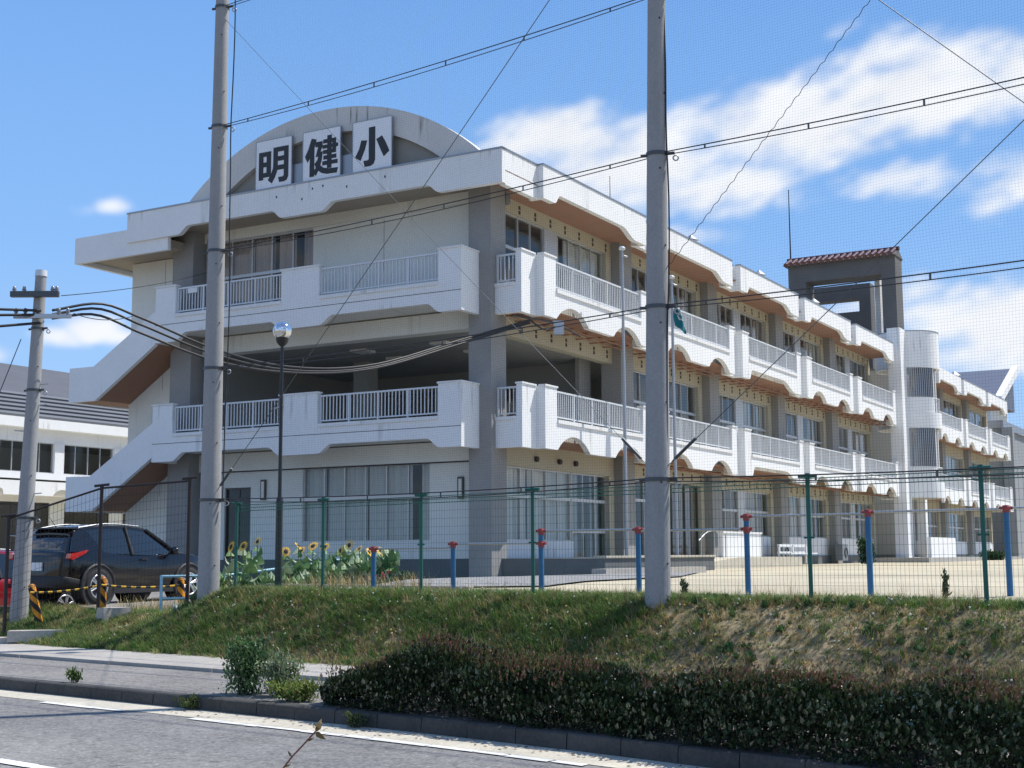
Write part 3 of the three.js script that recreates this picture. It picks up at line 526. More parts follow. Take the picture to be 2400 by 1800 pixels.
// ---- tiled concrete frame on the roof
{
  const F = (u0, u1, Y0, Y1, v0, v1) => box(u0, u1, Y0, Y1, -v1, -v0);
  const fr = bp('roof_frame', [F(43.6, 45.1, 11.1, 16.75, 0.3, 1.1)], M.darkconc);
  bps('frame_leg', [F(43.6, 45.1, 11.1, 16.75, 5.5, 6.55), F(49.0, 50.0, 11.1, 16.4, 3.2, 3.9), F(49.0, 50.0, 11.1, 16.4, 7.6, 8.5)], M.darkconc, fr);
  bps('frame_beam', [F(43.6, 45.1, 15.75, 16.75, 1.1, 5.5), F(49.0, 50.0, 15.5, 16.4, 3.9, 7.6), F(49.0, 50.0, 11.1, 14.7, 3.9, 7.6)], M.darkconc, fr);
  bps('frame_wall', [slab([[45.1, 11.1], [49.0, 11.1], [49.0, 14.4], [47.2, 15.9], [45.1, 15.9]], -1.9, -1.6), F(51, 52.5, 11.1, 13.6, 2.2, 2.5)], M.archw, fr);
  const end = [[43.3, 16.76], [45.3, 16.76], [44.3, 17.2]];
  bp('tile_bed', slab(end, -6.75, -0.25), M.darkconc, fr);
  M.tile = surface('red glazed roof tile', [0.085, 0.029, 0.025], { amp: 0.4, fine: 0.1, rough: 0.32, size: 256 });
  const roll = (() => { const g = new THREE.CylinderGeometry(0.13, 0.13, 1.2, 10, 1, false, 0, Math.PI * 2); g.rotateZ(Math.PI / 2); return ni(g); })();
  for (let i = 0; i < 18; i++) for (const sgn of [-1, 1]) { const g = roll.clone(); g.rotateZ(sgn * -0.41); g.translate(44.3 + sgn * 0.54, 17.02, -(0.45 + i * 0.36)); bp('roof_tile', g, M.tile, fr); }
  bp('ridge_tile', rod(V3(44.3, 17.27, -0.2), V3(44.3, 17.27, -6.8), 0.13, 0.13, 10), M.tile, fr);
  bp('lightning_rod', rod(V3(44.3, 17.1, -6.6), V3(44.3, 21.6, -6.6), 0.05, 0.025, 6), M.dark, fr);
}

// ---- the three sign boards on the arch
M.board = surface('white sign board', [0.80, 0.81, 0.83], { amp: 0.03, fine: 0.02, streak: 0.1, rough: 0.5 });
M.ink = plain('black sign lettering', 0.012, 0.013, 0.016, 0.5);
const R4 = (x0, x1, y0, y1) => [[x0, y0], [x1, y0], [x1, y1], [x0, y1]];
const glyphs = {
  ming: [R4(5, 17, 14, 84), R4(29, 41, 14, 78), R4(17, 29, 14, 24), R4(17, 29, 41, 51), R4(17, 29, 68, 78),
    [[50, 7], [62, 7], [62, 52], [60, 68], [54, 82], [45, 96], [34, 87], [43, 74], [49, 60], [50, 50]], R4(62, 83, 7, 17), R4(62, 83, 31, 41), R4(62, 83, 54, 64), [[83, 7], [95, 7], [95, 85], [91, 93], [84, 96], [69, 96], [66, 85], [79, 85], [83, 82]]],
  ken: [[[21, 3], [34, 7], [28, 26], [28, 98], [16, 98], [16, 50], [9, 60], [2, 46], [12, 28]],
    [[33, 14], [52, 14], [52, 25], [46, 40], [53, 40], [50, 60], [46, 74], [56, 82], [70, 86], [98, 87], [95, 98], [66, 97], [52, 93], [41, 85], [34, 97], [26, 89], [35, 78], [31, 68], [39, 60], [42, 50], [34, 50], [41, 25], [33, 25]],
    R4(68, 79, 2, 83), R4(56, 68, 11, 19), [[79, 11], [92, 11], [92, 46], [83, 46], [83, 19], [79, 19]], R4(54, 68, 25, 32), R4(79, 83, 25, 32), [[92, 25], [98, 25], [98, 32], [92, 32]], R4(56, 68, 38, 46), R4(79, 83, 38, 46), R4(57, 68, 52, 60), R4(79, 93, 52, 60), R4(54, 68, 66, 74), R4(79, 97, 66, 74)],
  sho: [[[42, 3], [58, 3], [58, 84], [54, 93], [46, 97], [30, 97], [27, 84], [39, 84], [42, 81]], [[20, 32], [35, 34], [29, 54], [17, 80], [3, 71], [14, 52]], [[64, 35], [78, 29], [88, 46], [98, 68], [84, 79], [74, 58]]],
};
for (const [key, v0, v1, label] of [['ming', 7.8, 9.21, 'white board with the first of three large black characters on the arch'], ['ken', 5.92, 7.34, 'white board with the dense middle character of the three on the arch'], ['sho', 4.03, 5.44, 'white board with the simple three-stroke last character on the arch']]) {
  const t = bthing('sign_board', label, 'sign', -0.5, 11.4, (v0 + v1) / 2, 'character boards on the arch'), w = v1 - v0, h = 1.55;
  bp('board', sbox('L', v0, v1, 11.4, 11.4 + h, 0.46, 0.52), M.board, t);
  bps('frame_bar', [sbox('L', v0 - 0.02, v0, 11.39, 11.41 + h, 0.45, 0.53), sbox('L', v1, v1 + 0.02, 11.39, 11.41 + h, 0.45, 0.53), sbox('L', v0, v1, 11.4 + h, 11.42 + h, 0.45, 0.53), sbox('L', v0, v1, 11.38, 11.4, 0.45, 0.53)], M.coping, t);
  for (const pts of glyphs[key]) {                                      // strokes swollen a little, as in heavy lettering
    const g = new THREE.ExtrudeGeometry(shape(pts.map(([x, y]) => [v0 + w * (0.955 - x / 100 * 0.91), 11.4 + h * (0.87 - y / 100 * 0.8)])), { depth: 0.004, bevelEnabled: true, bevelThickness: 0.003, bevelSize: 0.014, bevelOffset: 0, bevelSegments: 1 }); g.translate(0, 0, 0.524);
    bp('stroke', side('L', uvm(g)), M.ink, t);
  }
}
// ------------------------------------------------------------------ the wing beyond the stair tower
{
  const u0 = 52.05, w = bthing('school_wing', 'far three-storey white wing with scalloped balconies beyond the round stair tower', 'building', u0, -YB, 0);
  for (let k = 0; k < 3; k++) {
    const s = 51.2 + PB * k, a0 = k ? s - 0.5 : u0, a1 = k === 2 ? 75.1 : s + PB - 1.5;
    if (k) roofBay(s, w); else { const f = bp('roof_fascia', [slab([[u0, 10.35], ...scur(u0 + 0.2, 10.35, u0 + 0.5, 10.64), ...scur(s + 5.4, 10.64, s + 6.4, 10.35), [s + 7.25, 10.35], [s + 7.25, 11.34], [u0, 11.34]], -0.18, 0)], M.fascia, w); bp('roof_fascia', box(s + 7.25, s + PB, 10.35, 11.34, -0.46, -0.28), M.fascia, w); }
    for (const D of [0, FL]) if (k) frontBay(s, D, 'humps', w); else {
      const Y = (y) => y - D;
      bp('balcony_parapet', [slab([[u0, Y(6.88)], ...hump(u0 + 0.1, u0 + 2.0, Y(6.88), 0.44), ...hump(s + 4.6, s + 6.7, Y(6.88), 0.44), [s + 7.25, Y(6.88)], [s + 7.25, Y(8.68)], [s + 6.75, Y(8.68)], [s + 6.75, Y(7.76)], [u0, Y(7.76)]], -0.18, 0)], M.fascia, w);
      bp('balcony_parapet', box(s + 7.25, s + PB, Y(6.88), Y(8.68), -0.46, -0.28), M.fascia, w);
      railing('R', u0 + 0.02, s + 6.73, Y(7.78), Y(8.62), -0.09, w);
    }
    for (const F of [0, 1, 2]) {
      const fy = [-0.12, 3.65, 7.5][F], bY0 = [2.62, 6.5, 10.3][F], bY1 = [3.3, 7.16, 10.72][F], sill = fy + (F ? 0.3 : 0.85);
      bp('beam', box(a0, a1, bY0, bY1, -1.9, -1.58), M.cream, w);
      bp('sill_wall', box(a0, a1, fy, sill, -1.84, -1.62), M.white, w);
      bp('post', box(a1 - 0.4, a1, sill, bY0, -1.86, -1.56), M.cream, w);
      windowUnit('R', a0 + 0.05, a1 - 0.42, [sill, fy + 1.8, bY0], -1.72, 7, { curtain: M.curtains[(k + F) % 3], cover: 0.5, merged: true, parent: w });
      if (k < 2) bp('column', box(a1 + 0.01, a1 + 0.99, fy, bY1 - 0.01, -2.0, -1.25), M.column, w);
    }
  }
  bp('roof_slab', box(u0, 75.0, 10.76, 11.08, -13.6, -0.4), M.concrete, w);
  bp('soffit', box(u0, 75.0, 10.72, 10.76, -1.62, -0.2), M.brown, w);
  for (const [a, b] of [[-0.9, -0.12], [3.3, 3.65], [7.15, 7.5]]) bp('floor_slab', box(u0, 75.0, a, b, -13.4, -1.7), M.inner, w);
  for (const D of [0, FL]) { bp('balcony_floor', box(u0, 75.0, 7.2 - D, 7.49 - D, -1.7, -0.47), M.wall, w); bp('soffit', box(u0, 75.0, 7.16 - D, 7.2 - D, -1.62, -0.3), M.brown, w); }
  bp('end_wall', box(75.0, 75.2, -0.9, 10.76, -13.6, -1.6), M.wall, w);
  bp('back_wall', box(u0, 75.0, -0.9, 10.76, -13.6, -13.41), M.wall, w);
  bp('balcony_end', [box(75.0, 75.2, 6.88, 8.68, -1.6, 0)], M.fascia, w); bp('balcony_end', [box(75.0, 75.2, 3.02, 4.82, -1.6, 0)], M.fascia, w);
  bp('roof_ventilator', [box(61.5, 62.2, 11.08, 11.7, -1.5, -0.8), (() => { const c = new THREE.CylinderGeometry(0.05, 0.42, 0.3, 12); c.translate(61.86, 12.1, -1.1); return ni(c); })(), rod(V3(61.86, 11.7, -1.1), V3(61.86, 12.0, -1.1), 0.2, 0.2, 10)], M.steel, w);
  bp('yard_step', box(56, 74, -0.9, -0.3, -1.5, 0.6), M.concrete, w);
}
// ------------------------------------------------------------------ gymnasium roof and a grey block farther right
M.roofblue = surface('slate blue metal roof', [0.10, 0.115, 0.16], { amp: 0.1, fine: 0.04, rough: 0.5 });
M.greyblock = surface('grey rendered wall', [0.26, 0.275, 0.29], { amp: 0.08, streak: 0.2 });
{
  const g = bthing('gymnasium', 'gymnasium with steep slate blue roof and white sloping verge behind the far wing', 'building', 103, -YB, 20);
  bp('wall', [box(95, 103.5, -0.9, 13.4, -38, -5)], M.wall, g);
  bp('roof', slab([[94.0, 13.7], [103.2, 17.5], [103.6, 17.3], [103.6, 13.3], [94.0, 13.3]], -40, -4.3), M.roofblue, g);
  bp('verge', slab([[93.8, 13.9], [103.3, 17.8], [103.3, 17.05], [93.8, 13.15]], -4.3, -3.7), M.white, g);
}
{
  const g = bthing('grey_block', 'grey plain block standing at the end of the far wing', 'building', 80, -YB, 2);
  bp('wall', box(77.5, 96, -0.9, 9.6, -14, -1.0), M.greyblock, g);
  bp('roof_edge', box(77.2, 96.2, 9.6, 10.2, -14.2, -0.8), M.coping, g);
  bp('column', box(77.0, 77.8, -0.9, 9.6, -0.9, -0.1), M.greyblock, g);
  for (const Y of [0.6, 4.2]) windowUnit('L', 4, 11, [Y, Y + 2.2], -77.42, 5, { merged: true, parent: g, frame: M.bronze });
}
// ------------------------------------------------------------------ two-storey classroom block behind, left of the gable end
{
  const v = 40, g = bthing('classroom_block', 'low white classroom block with ribbed grey roof behind the outside stair', 'building', 10, -YB - 0.3, v);
  const z = -v, u0 = 6, u1 = 44;
  M.ribs = surface('grey ribbed metal roof', [0.14, 0.144, 0.15], { amp: 0.12, fine: 0.05, rough: 0.55 });
  M.slate = surface('dark grey roof', [0.085, 0.088, 0.098], { amp: 0.15, fine: 0.06, rough: 0.7 });
  bp('roof_fascia', box(u0, u1, 6.9, 7.42, z - 0.3, z + 0.25), M.fascia, g);
  for (let i = 0; i < 6; i++) bp('roof_rib', slab([[0, 0.02], [0.5, 0.2], [0.5, 0.1], [0.04, -0.1]].map(([a, y]) => [a, y]), u0, u1).applyMatrix4(new THREE.Matrix4().set(0, 0, 1, 0, 0, 1, 0, 0, -1, 0, 0, 0, 0, 0, 0, 1)).translate(0, 7.55 + i * 0.3, z + 0.1 - i * 0.6), M.ribs, g);
  bp('rib_bed', slab([[0.2, 7.42], [4.0, 9.1], [4.0, 8.9], [0.2, 7.2]], u0, u1).applyMatrix4(new THREE.Matrix4().set(0, 0, 1, 0, 0, 1, 0, 0, -1, 0, 0, 0, 0, 0, 0, 1)).translate(0, -0.15, z), M.darkconc, g);
  bp('upper_roof', slab([[3.2, 8.9], [14, 12.6], [25, 8.9], [25, 8.5], [3.2, 8.5]], u0, u1).applyMatrix4(new THREE.Matrix4().set(0, 0, 1, 0, 0, 1, 0, 0, -1, 0, 0, 0, 0, 0, 0, 1)).translate(0, 0, z), M.slate, g);
  const q = [box(u0, u1, 6.2, 6.9, z - 0.5, z - 0.3), box(u0, u1, 4.2, 4.55, z - 0.5, z - 0.2), box(u0, u1, 2.95, 3.3, z - 0.5, z - 0.3)];
  bps('wall', q, M.white, g);
  bp('back_wall', box(u0, u1, -0.9, 8.4, z - 12, z - 11.8), M.inner, g);
  bp('floor_slab', box(u0, u1, 3.3, 3.6, z - 11.8, z - 0.5), M.inner, g); bp('floor_slab', box(u0, u1, 6.9, 7.1, z - 11.8, z - 0.5), M.inner, g);
  for (let k = 0; k < 8; k++) {
    const a = 15.55 + (k - 2) * 4.32;
    bp('pier', box(a - 0.65, a, 4.55, 6.2, z - 0.52, z - 0.22), M.white, g);
    windowUnit('R', a, a + 3.67, [4.55, 6.2], z - 0.4, 4, { merged: true, parent: g, curtain: null });
    windowUnit('R', a + 0.2, a + 3.5, [0.4, 2.95], z - 0.4, 4, { merged: true, parent: g, frame: M.bronze });
    bp('pier', box(a - 0.82, a + 0.2, -0.9, 2.95, z - 0.5, z - 0.3), M.wall, g);
    bp('balcony_parapet', slab([[a - 0.65, 3.25], ...hump(a + 2.55, a + 3.9, 3.25, 0.36), [a + 3.67 + 0.0, 3.25], [a + 3.67, 4.0], [a - 0.65, 4.0]].filter(([x]) => x <= a + 3.671), z + 0.85, z + 1.0), M.fascia, g);
  }
  bp('balcony_floor', box(u0, u1, 3.42, 3.6, z - 0.3, z + 0.85), M.wall, g);
}
// ------------------------------------------------------------------ net poles, net and wires
M.polec = surface('spun concrete pole', [0.29, 0.29, 0.29], { amp: 0.14, fine: 0.08, metres: 2.5, streak: 0.35, grimeC: [0.13, 0.13, 0.125] });
M.band = plain('steel band', 0.09, 0.095, 0.1, 0.45, 0.7);
const bandsY = [0.97, 3.26, 5.35, 7.62, 9.85];
function concretePole(label, name, X, d, Y0, Y1, r0, r1, lean, bands, group) {
  const o = thing(name, label, 'pole', W(X, Y0, d), 0, group), H = Y1 - Y0, top = V3(lean[0], H, -lean[1]);
  const at = (y) => top.clone().multiplyScalar(y / H), rad = (y) => lerp(r0, r1, y / H);
  const g = new THREE.CylinderGeometry(r1, r0, H + 0.3, 28, 12); g.translate(0, (H - 0.3) / 2, 0);
  const p = g.attributes.position; for (let i = 0; i < p.count; i++) { const y = p.getY(i); p.setX(i, p.getX(i) + top.x * y / H); p.setZ(i, p.getZ(i) + top.z * y / H); }
  const uv = g.attributes.uv; for (let i = 0; i < uv.count; i++) uv.setXY(i, uv.getX(i) * 1.1, uv.getY(i) * H);
  obj('shaft', ni(g), M.polec, o);
  for (const y of bands) {
    const c = at(y - Y0), r = rad(y - Y0) + 0.012, b = obj('band', (() => { const q = new THREE.CylinderGeometry(r, r, 0.05, 24, 1, true); q.translate(c.x, c.y, c.z); return ni(q); })(), M.band, o);
    for (const [a, l] of [[0.55, 0.12], [Math.PI + 0.5, 0.09]]) { const e = V3(Math.cos(a), 0, -Math.sin(a) * -0.6); obj('lug', [rod(c.clone().addScaledVector(e, r - 0.02), c.clone().addScaledVector(e, r + l), 0.022, 0.022, 8)], M.band, b); }
    obj('eye_bolt', (() => { const q = new THREE.TorusGeometry(0.035, 0.01, 8, 14); q.translate(c.x + r + 0.1, c.y - 0.06, c.z + 0.05); return ni(q); })(), M.steel, b);
  }
  for (let y = 0.6, k = 0; y < H; y += 1.05, k++) { const c = at(y), a = k % 2 ? 0.2 : 0.75, r = rad(y); const h = new THREE.CylinderGeometry(0.012, 0.012, 0.02, 8); h.rotateX(Math.PI / 2); h.rotateY(a); h.translate(c.x + Math.sin(a) * r, c.y, c.z + Math.cos(a) * r); obj('bolt_hole', ni(h), M.dark, o); }
  return { o, at: (y) => V3(X, 0, -d).add(V3(0, Y0 + EYE, 0)).add(at(y - Y0)), rad: (y) => rad(y - Y0) };
}
const poleA = concretePole('tall concrete net pole beside the lamp post and sunflower bed', 'net_pole', -5.22, 23.45, -0.75, 12.4, 0.19, 0.10, [0.02, 0], bandsY, 'poles of the ball-stop net');
const poleB = concretePole('tall concrete net pole standing on the bank in the middle of the mesh fence', 'net_pole', 1.87, 17.75, -0.72, 12.4, 0.172, 0.095, [0.22, 0], bandsY, 'poles of the ball-stop net');
const poleCAt = (y) => W(8.95, y, 12.2);
const sagLine = (a, b, sag, n = 12) => Array.from({ length: n + 1 }, (_, i) => { const t = i / n, p = a.clone().lerp(b, t); p.y -= sag * 4 * t * (1 - t); return p; });
{
  for (const [i, y] of bandsY.entries()) for (const [a, b, where] of [[poleA.at(y), poleB.at(y), 'between the two net poles'], [poleB.at(y), poleCAt(y), 'right of the middle net pole']]) {
    const up = V3(0, 0.02, 0), w = thing('net_cable', `paired steel net cable ${where}, ${['lowest', 'second lowest', 'middle', 'second highest', 'highest'][i]} of five`, 'cable', a.clone());
    const rel = (q) => q.map((p) => p.clone().sub(a)), l1 = rel(sagLine(a.clone().add(up), b.clone().add(up), 0.06)), l2 = rel(sagLine(a.clone().sub(up), b.clone().sub(up), 0.1));
    obj('wire', tube(l1, 0.0085, 6, 26), M.cable, w); obj('wire', tube(l2, 0.007, 6, 26), M.cable, w);
    for (let k = 1; k < 12; k += 2) obj('clip', rod(l1[k].clone(), l2[k].clone(), 0.013, 0.013, 6), M.band, w);
  }
  const brace = (a, b, label, r = 0.0065) => { const t = thing('brace_wire', label, 'wire', a.clone()); obj('wire', tube(sagLine(V3(0, 0, 0), b.clone().sub(a), 0.03), r, 6, 14), M.wire, t); const m = b.clone().sub(a), u = m.clone().normalize(); obj('turnbuckle', rod(u.clone().multiplyScalar(0.35), u.clone().multiplyScalar(0.75), 0.022, 0.022, 8), M.band, t); return t; };
  brace(poleA.at(0.97), poleB.at(9.85), 'diagonal brace wire rising from the pole by the sunflowers');
  brace(poleB.at(1.02), poleA.at(9.7), 'diagonal brace wire falling to the bank pole, over the balconies', 0.0042);
  brace(poleB.at(1.02), poleCAt(8.0), 'diagonal brace wire rising right from the bank pole, past the tiled frame');
  brace(poleB.at(9.85), poleCAt(1.0), 'diagonal brace wire falling right from the top of the bank pole');
  // the net: knotted twine in a square mesh, past counting
  M.twine = plain('dark green-grey twine', 0.05, 0.062, 0.07, 0.8);
  const net = (a, b, label, s0, s1) => {
    const o = thing('ball_stop_net', label, 'net', a(0.97)), org = a(0.97), cell = 0.0375, r = 0.00062, Y0 = 0.97, Y1 = 12.2, pos = [];
    const L = a(5).distanceTo(b(5)), nx = Math.round(L / cell), ny = Math.round((Y1 - Y0) / cell);
    const dir = b(5).sub(a(5)).setY(0).normalize(), nor = V3(-dir.z, 0, dir.x);
    const at = (i, j) => { const t = i / nx, y = Y0 + (Y1 - Y0) * j / ny, p = a(y).lerp(b(y), t); const bulge = (fbm(t * 5, y * 0.5, 4, 2) - 0.5) * 0.35 * Math.sin(Math.PI * t); p.addScaledVector(nor, bulge); p.y += (fbm(t * 4 + 9, y * 0.4, 7, 2) - 0.5) * 0.12; p.addScaledVector(dir, (fbm(t * 3, y * 0.7, 12, 2) - 0.5) * 0.12); return p.sub(org); };
    const strand = (pts) => { for (let k = 0; k < pts.length - 1; k++) { const p = pts[k], q = pts[k + 1], d = q.clone().sub(p).normalize(), e = V3().crossVectors(d, nor).normalize(), f = nor;
      const tri = [0, 1, 2].map((m) => { const an = m * 2.0944 + 0.5; return e.clone().multiplyScalar(Math.cos(an) * r).addScaledVector(f, Math.sin(an) * r); });
      for (let m = 0; m < 3; m++) { const u = tri[m], v = tri[(m + 1) % 3]; const A = p.clone().add(u), B = p.clone().add(v), C = q.clone().add(v), D = q.clone().add(u); for (const w of [A, B, C, A, C, D]) pos.push(w.x, w.y, w.z); } } };
    const i0 = Math.round(nx * s0), i1 = Math.round(nx * s1), seg = 16;
    for (let i = i0; i <= i1; i++) strand(Array.from({ length: seg + 1 }, (_, k) => at(i, ny * k / seg)));
    for (let j = 0; j <= ny; j++) strand(Array.from({ length: seg + 1 }, (_, k) => at(lerp(i0, i1, k / seg), j)));
    const g = new THREE.BufferGeometry(); g.setAttribute('position', new THREE.Float32BufferAttribute(pos, 3)); g.computeVertexNormals();
    obj('twine_mesh', g, M.twine, o).userData.kind = 'stuff';
    if (s0 > 0) obj('edge_rope', tube(Array.from({ length: 13 }, (_, k) => at(i0, ny * k / 12)), 0.012, 6, 30), M.cable, o);
    return o;
  };
  net(poleA.at, poleB.at, 'fine square-mesh ball-stop net hung between the two net poles', 0.035, 0.985);
  net(poleB.at, poleCAt, 'fine square-mesh ball-stop net right of the bank pole, crossed by a zigzag lacing cord', 0.015, 0.72);
  const A = poleB.at(3.6), B = poleCAt(12.4), lac = thing('lacing_cord', 'zigzag lacing cord stitched diagonally up the net right of the bank pole', 'cord', A.clone()), pts = []; for (let k = 0; k <= 150; k++) { const p = A.clone().lerp(B, k / 150); if (k % 2) p.y += 0.035; pts.push(p.sub(A)); }
  obj('cord', new THREE.TubeGeometry(new THREE.CatmullRomCurve3(pts, false, 'catmullrom', 0), 300, 0.0045, 5), M.cable, lac);
}

// ------------------------------------------------------------------ green mesh fence along the bank, brown fence on the left
M.green = plain('green coated steel', 0.010, 0.105, 0.078, 0.45, 0.1);
M.brownp = plain('dark brown coated steel', 0.022, 0.014, 0.014, 0.5, 0.1);
function wirePanel(parent, a, b, H, mat, { gx = 0.052, gy = 0.12, r = 0.0017, fold = true, lift = 0.05 } = {}) {      // a, b: world feet
  const L = a.distanceTo(b), org = parent.position, q = [], nx = Math.round(L / gx), P = (t, y) => { const p = a.clone().lerp(b, t); p.y += y; return p.sub(org); };
  const dir = b.clone().sub(a).setY(0).normalize(), nor = V3(-dir.z, 0, dir.x);
  for (let i = 0; i <= nx; i++) q.push(rod(P(i / nx, lift), P(i / nx, H), r, r, 4));
  for (let y = lift; y <= H + 0.001; y += gy) q.push(rod(P(0, y), P(1, y), r * 1.15, r * 1.15, 4));
  const m = obj('wire_panel', q, mat, parent); m.userData.kind = 'stuff';
  if (fold) { const w = []; for (const [y, o] of [[H, 0.0], [H - 0.05, 0.05], [H - 0.1, 0.0]]) w.push(rod(P(0, y).addScaledVector(nor, o), P(1, y).addScaledVector(nor, o), 0.006, 0.006, 5)); for (let i = 0; i <= nx; i += 1) w.push(rod(P(i / nx, H), P(i / nx, H - 0.05).addScaledVector(nor, 0.05), r, r, 3), rod(P(i / nx, H - 0.05).addScaledVector(nor, 0.05), P(i / nx, H - 0.1), r, r, 3)); const t = obj('top_fold', w, mat, parent); t.userData.kind = 'stuff'; }
}
{
  const base = (s) => RD(s, 5.35, bankY(s, 5.35)), f = thing('mesh_fence', 'green welded-wire mesh fence along the top of the bank', 'fence', base(-8.05)), S = Array.from({ length: 9 }, (_, i) => -8.05 + 2.13 * i), rel = (p) => p.clone().sub(f.position);
  const foot = S.map((s) => { const p = base(s); p.y = EYE - 0.6 + 0.004 * (s + 8); return p; });
  for (const [i, p] of foot.entries()) {
    const dir = V3(TS[0], 0, -TS[1]), a = rel(p).add(V3(0, -0.35, 0)), t = rel(p).add(V3(0, 1.5, 0)), c = obj('post', rod(a, t, 0.027, 0.027, 12), M.green, f);
    obj('post_cap', [rod(t.clone().addScaledVector(dir, -0.12), t.clone().addScaledVector(dir, 0.12), 0.022, 0.022, 8), rod(t, t.clone().add(V3(0, 0.035, 0)), 0.034, 0.03, 10)], M.green, c);
    obj('clamp', rod(rel(p).add(V3(0, 0.75, 0)).addScaledVector(dir, -0.07), rel(p).add(V3(0, 0.75, 0)).addScaledVector(dir, 0.07), 0.012, 0.012, 6), M.green, c);
    if (i < foot.length - 1) wirePanel(f, foot[i], foot[i + 1], 1.47, M.green);
  }
}
{
  const P = [[-9.3, -1.5, 25.1, 2.26], [-7.72, -1.0, 25.5, 2.33], [-5.95, -0.72, 25.0, 2.15]].map(([X, Y, d, H]) => [W(X, Y, d), H]);
  const f = thing('brown_fence', 'dark brown wire fence between the parked cars and the pavement', 'fence', P[0][0].clone());
  for (const [i, [p, H]] of P.entries()) {
    const r = p.clone().sub(f.position), c = obj('post', rod(r.clone().add(V3(0, -0.3, 0)), r.clone().add(V3(0, H, 0)), 0.035, 0.035, 12), M.brownp, f);
    if (i < 2) { const [q, H2] = P[i + 1], s = q.clone().sub(f.position); obj('top_rail', rod(r.clone().add(V3(0, H - 0.04, 0)), s.clone().add(V3(0, H2 - 0.04, 0)), 0.02, 0.02, 8), M.brownp, f); }
    obj('post_cap', rod(r.clone().add(V3(-0.14, H + 0.0, 0)), r.clone().add(V3(0.14, H + 0.03, 0)), 0.025, 0.025, 8), M.brownp, c);
    if (i < 2) { const [q, H2] = P[i + 1]; const a = p.clone(), b = q.clone(); a.y += 0.35; b.y += 0.35; const L = a.distanceTo(b), w = [], n = Math.round(L / 0.075), pt = (t, k) => { const z = a.clone().lerp(b, t), h = lerp(H, H2, t) - 0.4; z.y += h * k; return z.sub(f.position); }; for (let k = 0; k <= n; k++) w.push(rod(pt(k / n, 0), pt(k / n, 1), 0.0024, 0.0024, 4)); for (let k = 0; k <= 12; k++) w.push(rod(pt(0, k / 12), pt(1, k / 12), 0.0026, 0.0026, 4)); obj('wire_panel', w, M.brownp, f).userData.kind = 'stuff'; }
  }
}
// ------------------------------------------------------------------ lamp post
{
  M.lampblack = plain('black lamp post paint', 0.012, 0.012, 0.013, 0.35);
  M.globe = new THREE.MeshPhysicalMaterial({ color: lin(0.78, 0.8, 0.84), roughness: 0.07, metalness: 0.92, clearcoat: 1, clearcoatRoughness: 0.02 }); M.globe.name = 'silvered lamp globe';
  const X = -3.98, d = 23.2, Y0 = groundY(X, d), o = thing('lamp_post', 'slim black lamp post with silvered globe in front of the gable end', 'lamp post', W(X, Y0, d)), h = 3.88 - Y0;
  obj('pole', [rod(V3(0, -0.2, 0), V3(0, 1.55, 0), 0.062, 0.058, 14), rod(V3(0, 1.55, 0), V3(0, h - 0.2, 0), 0.034, 0.03, 12)], M.lampblack, o);
  obj('joint_collar', rod(V3(0, 1.5, 0), V3(0, 1.6, 0), 0.07, 0.045, 14), M.lampblack, o);
  obj('lamp_cup', (() => { const g = new THREE.LatheGeometry([[0.03, -0.27], [0.06, -0.25], [0.1, -0.2], [0.115, -0.13], [0.105, -0.12]].map(([x, y]) => new THREE.Vector2(x, y)), 20); g.translate(0, h, 0); return ni(g); })(), M.lampblack, o);
  obj('globe', (() => { const g = new THREE.SphereGeometry(0.165, 28, 20); g.translate(0, h, 0); return ni(g); })(), M.globe, o);
  obj('bracket', [rod(V3(-0.1, h - 1.35, 0), V3(0.05, h - 1.3, 0), 0.02, 0.02, 6)], M.steel, o);
}
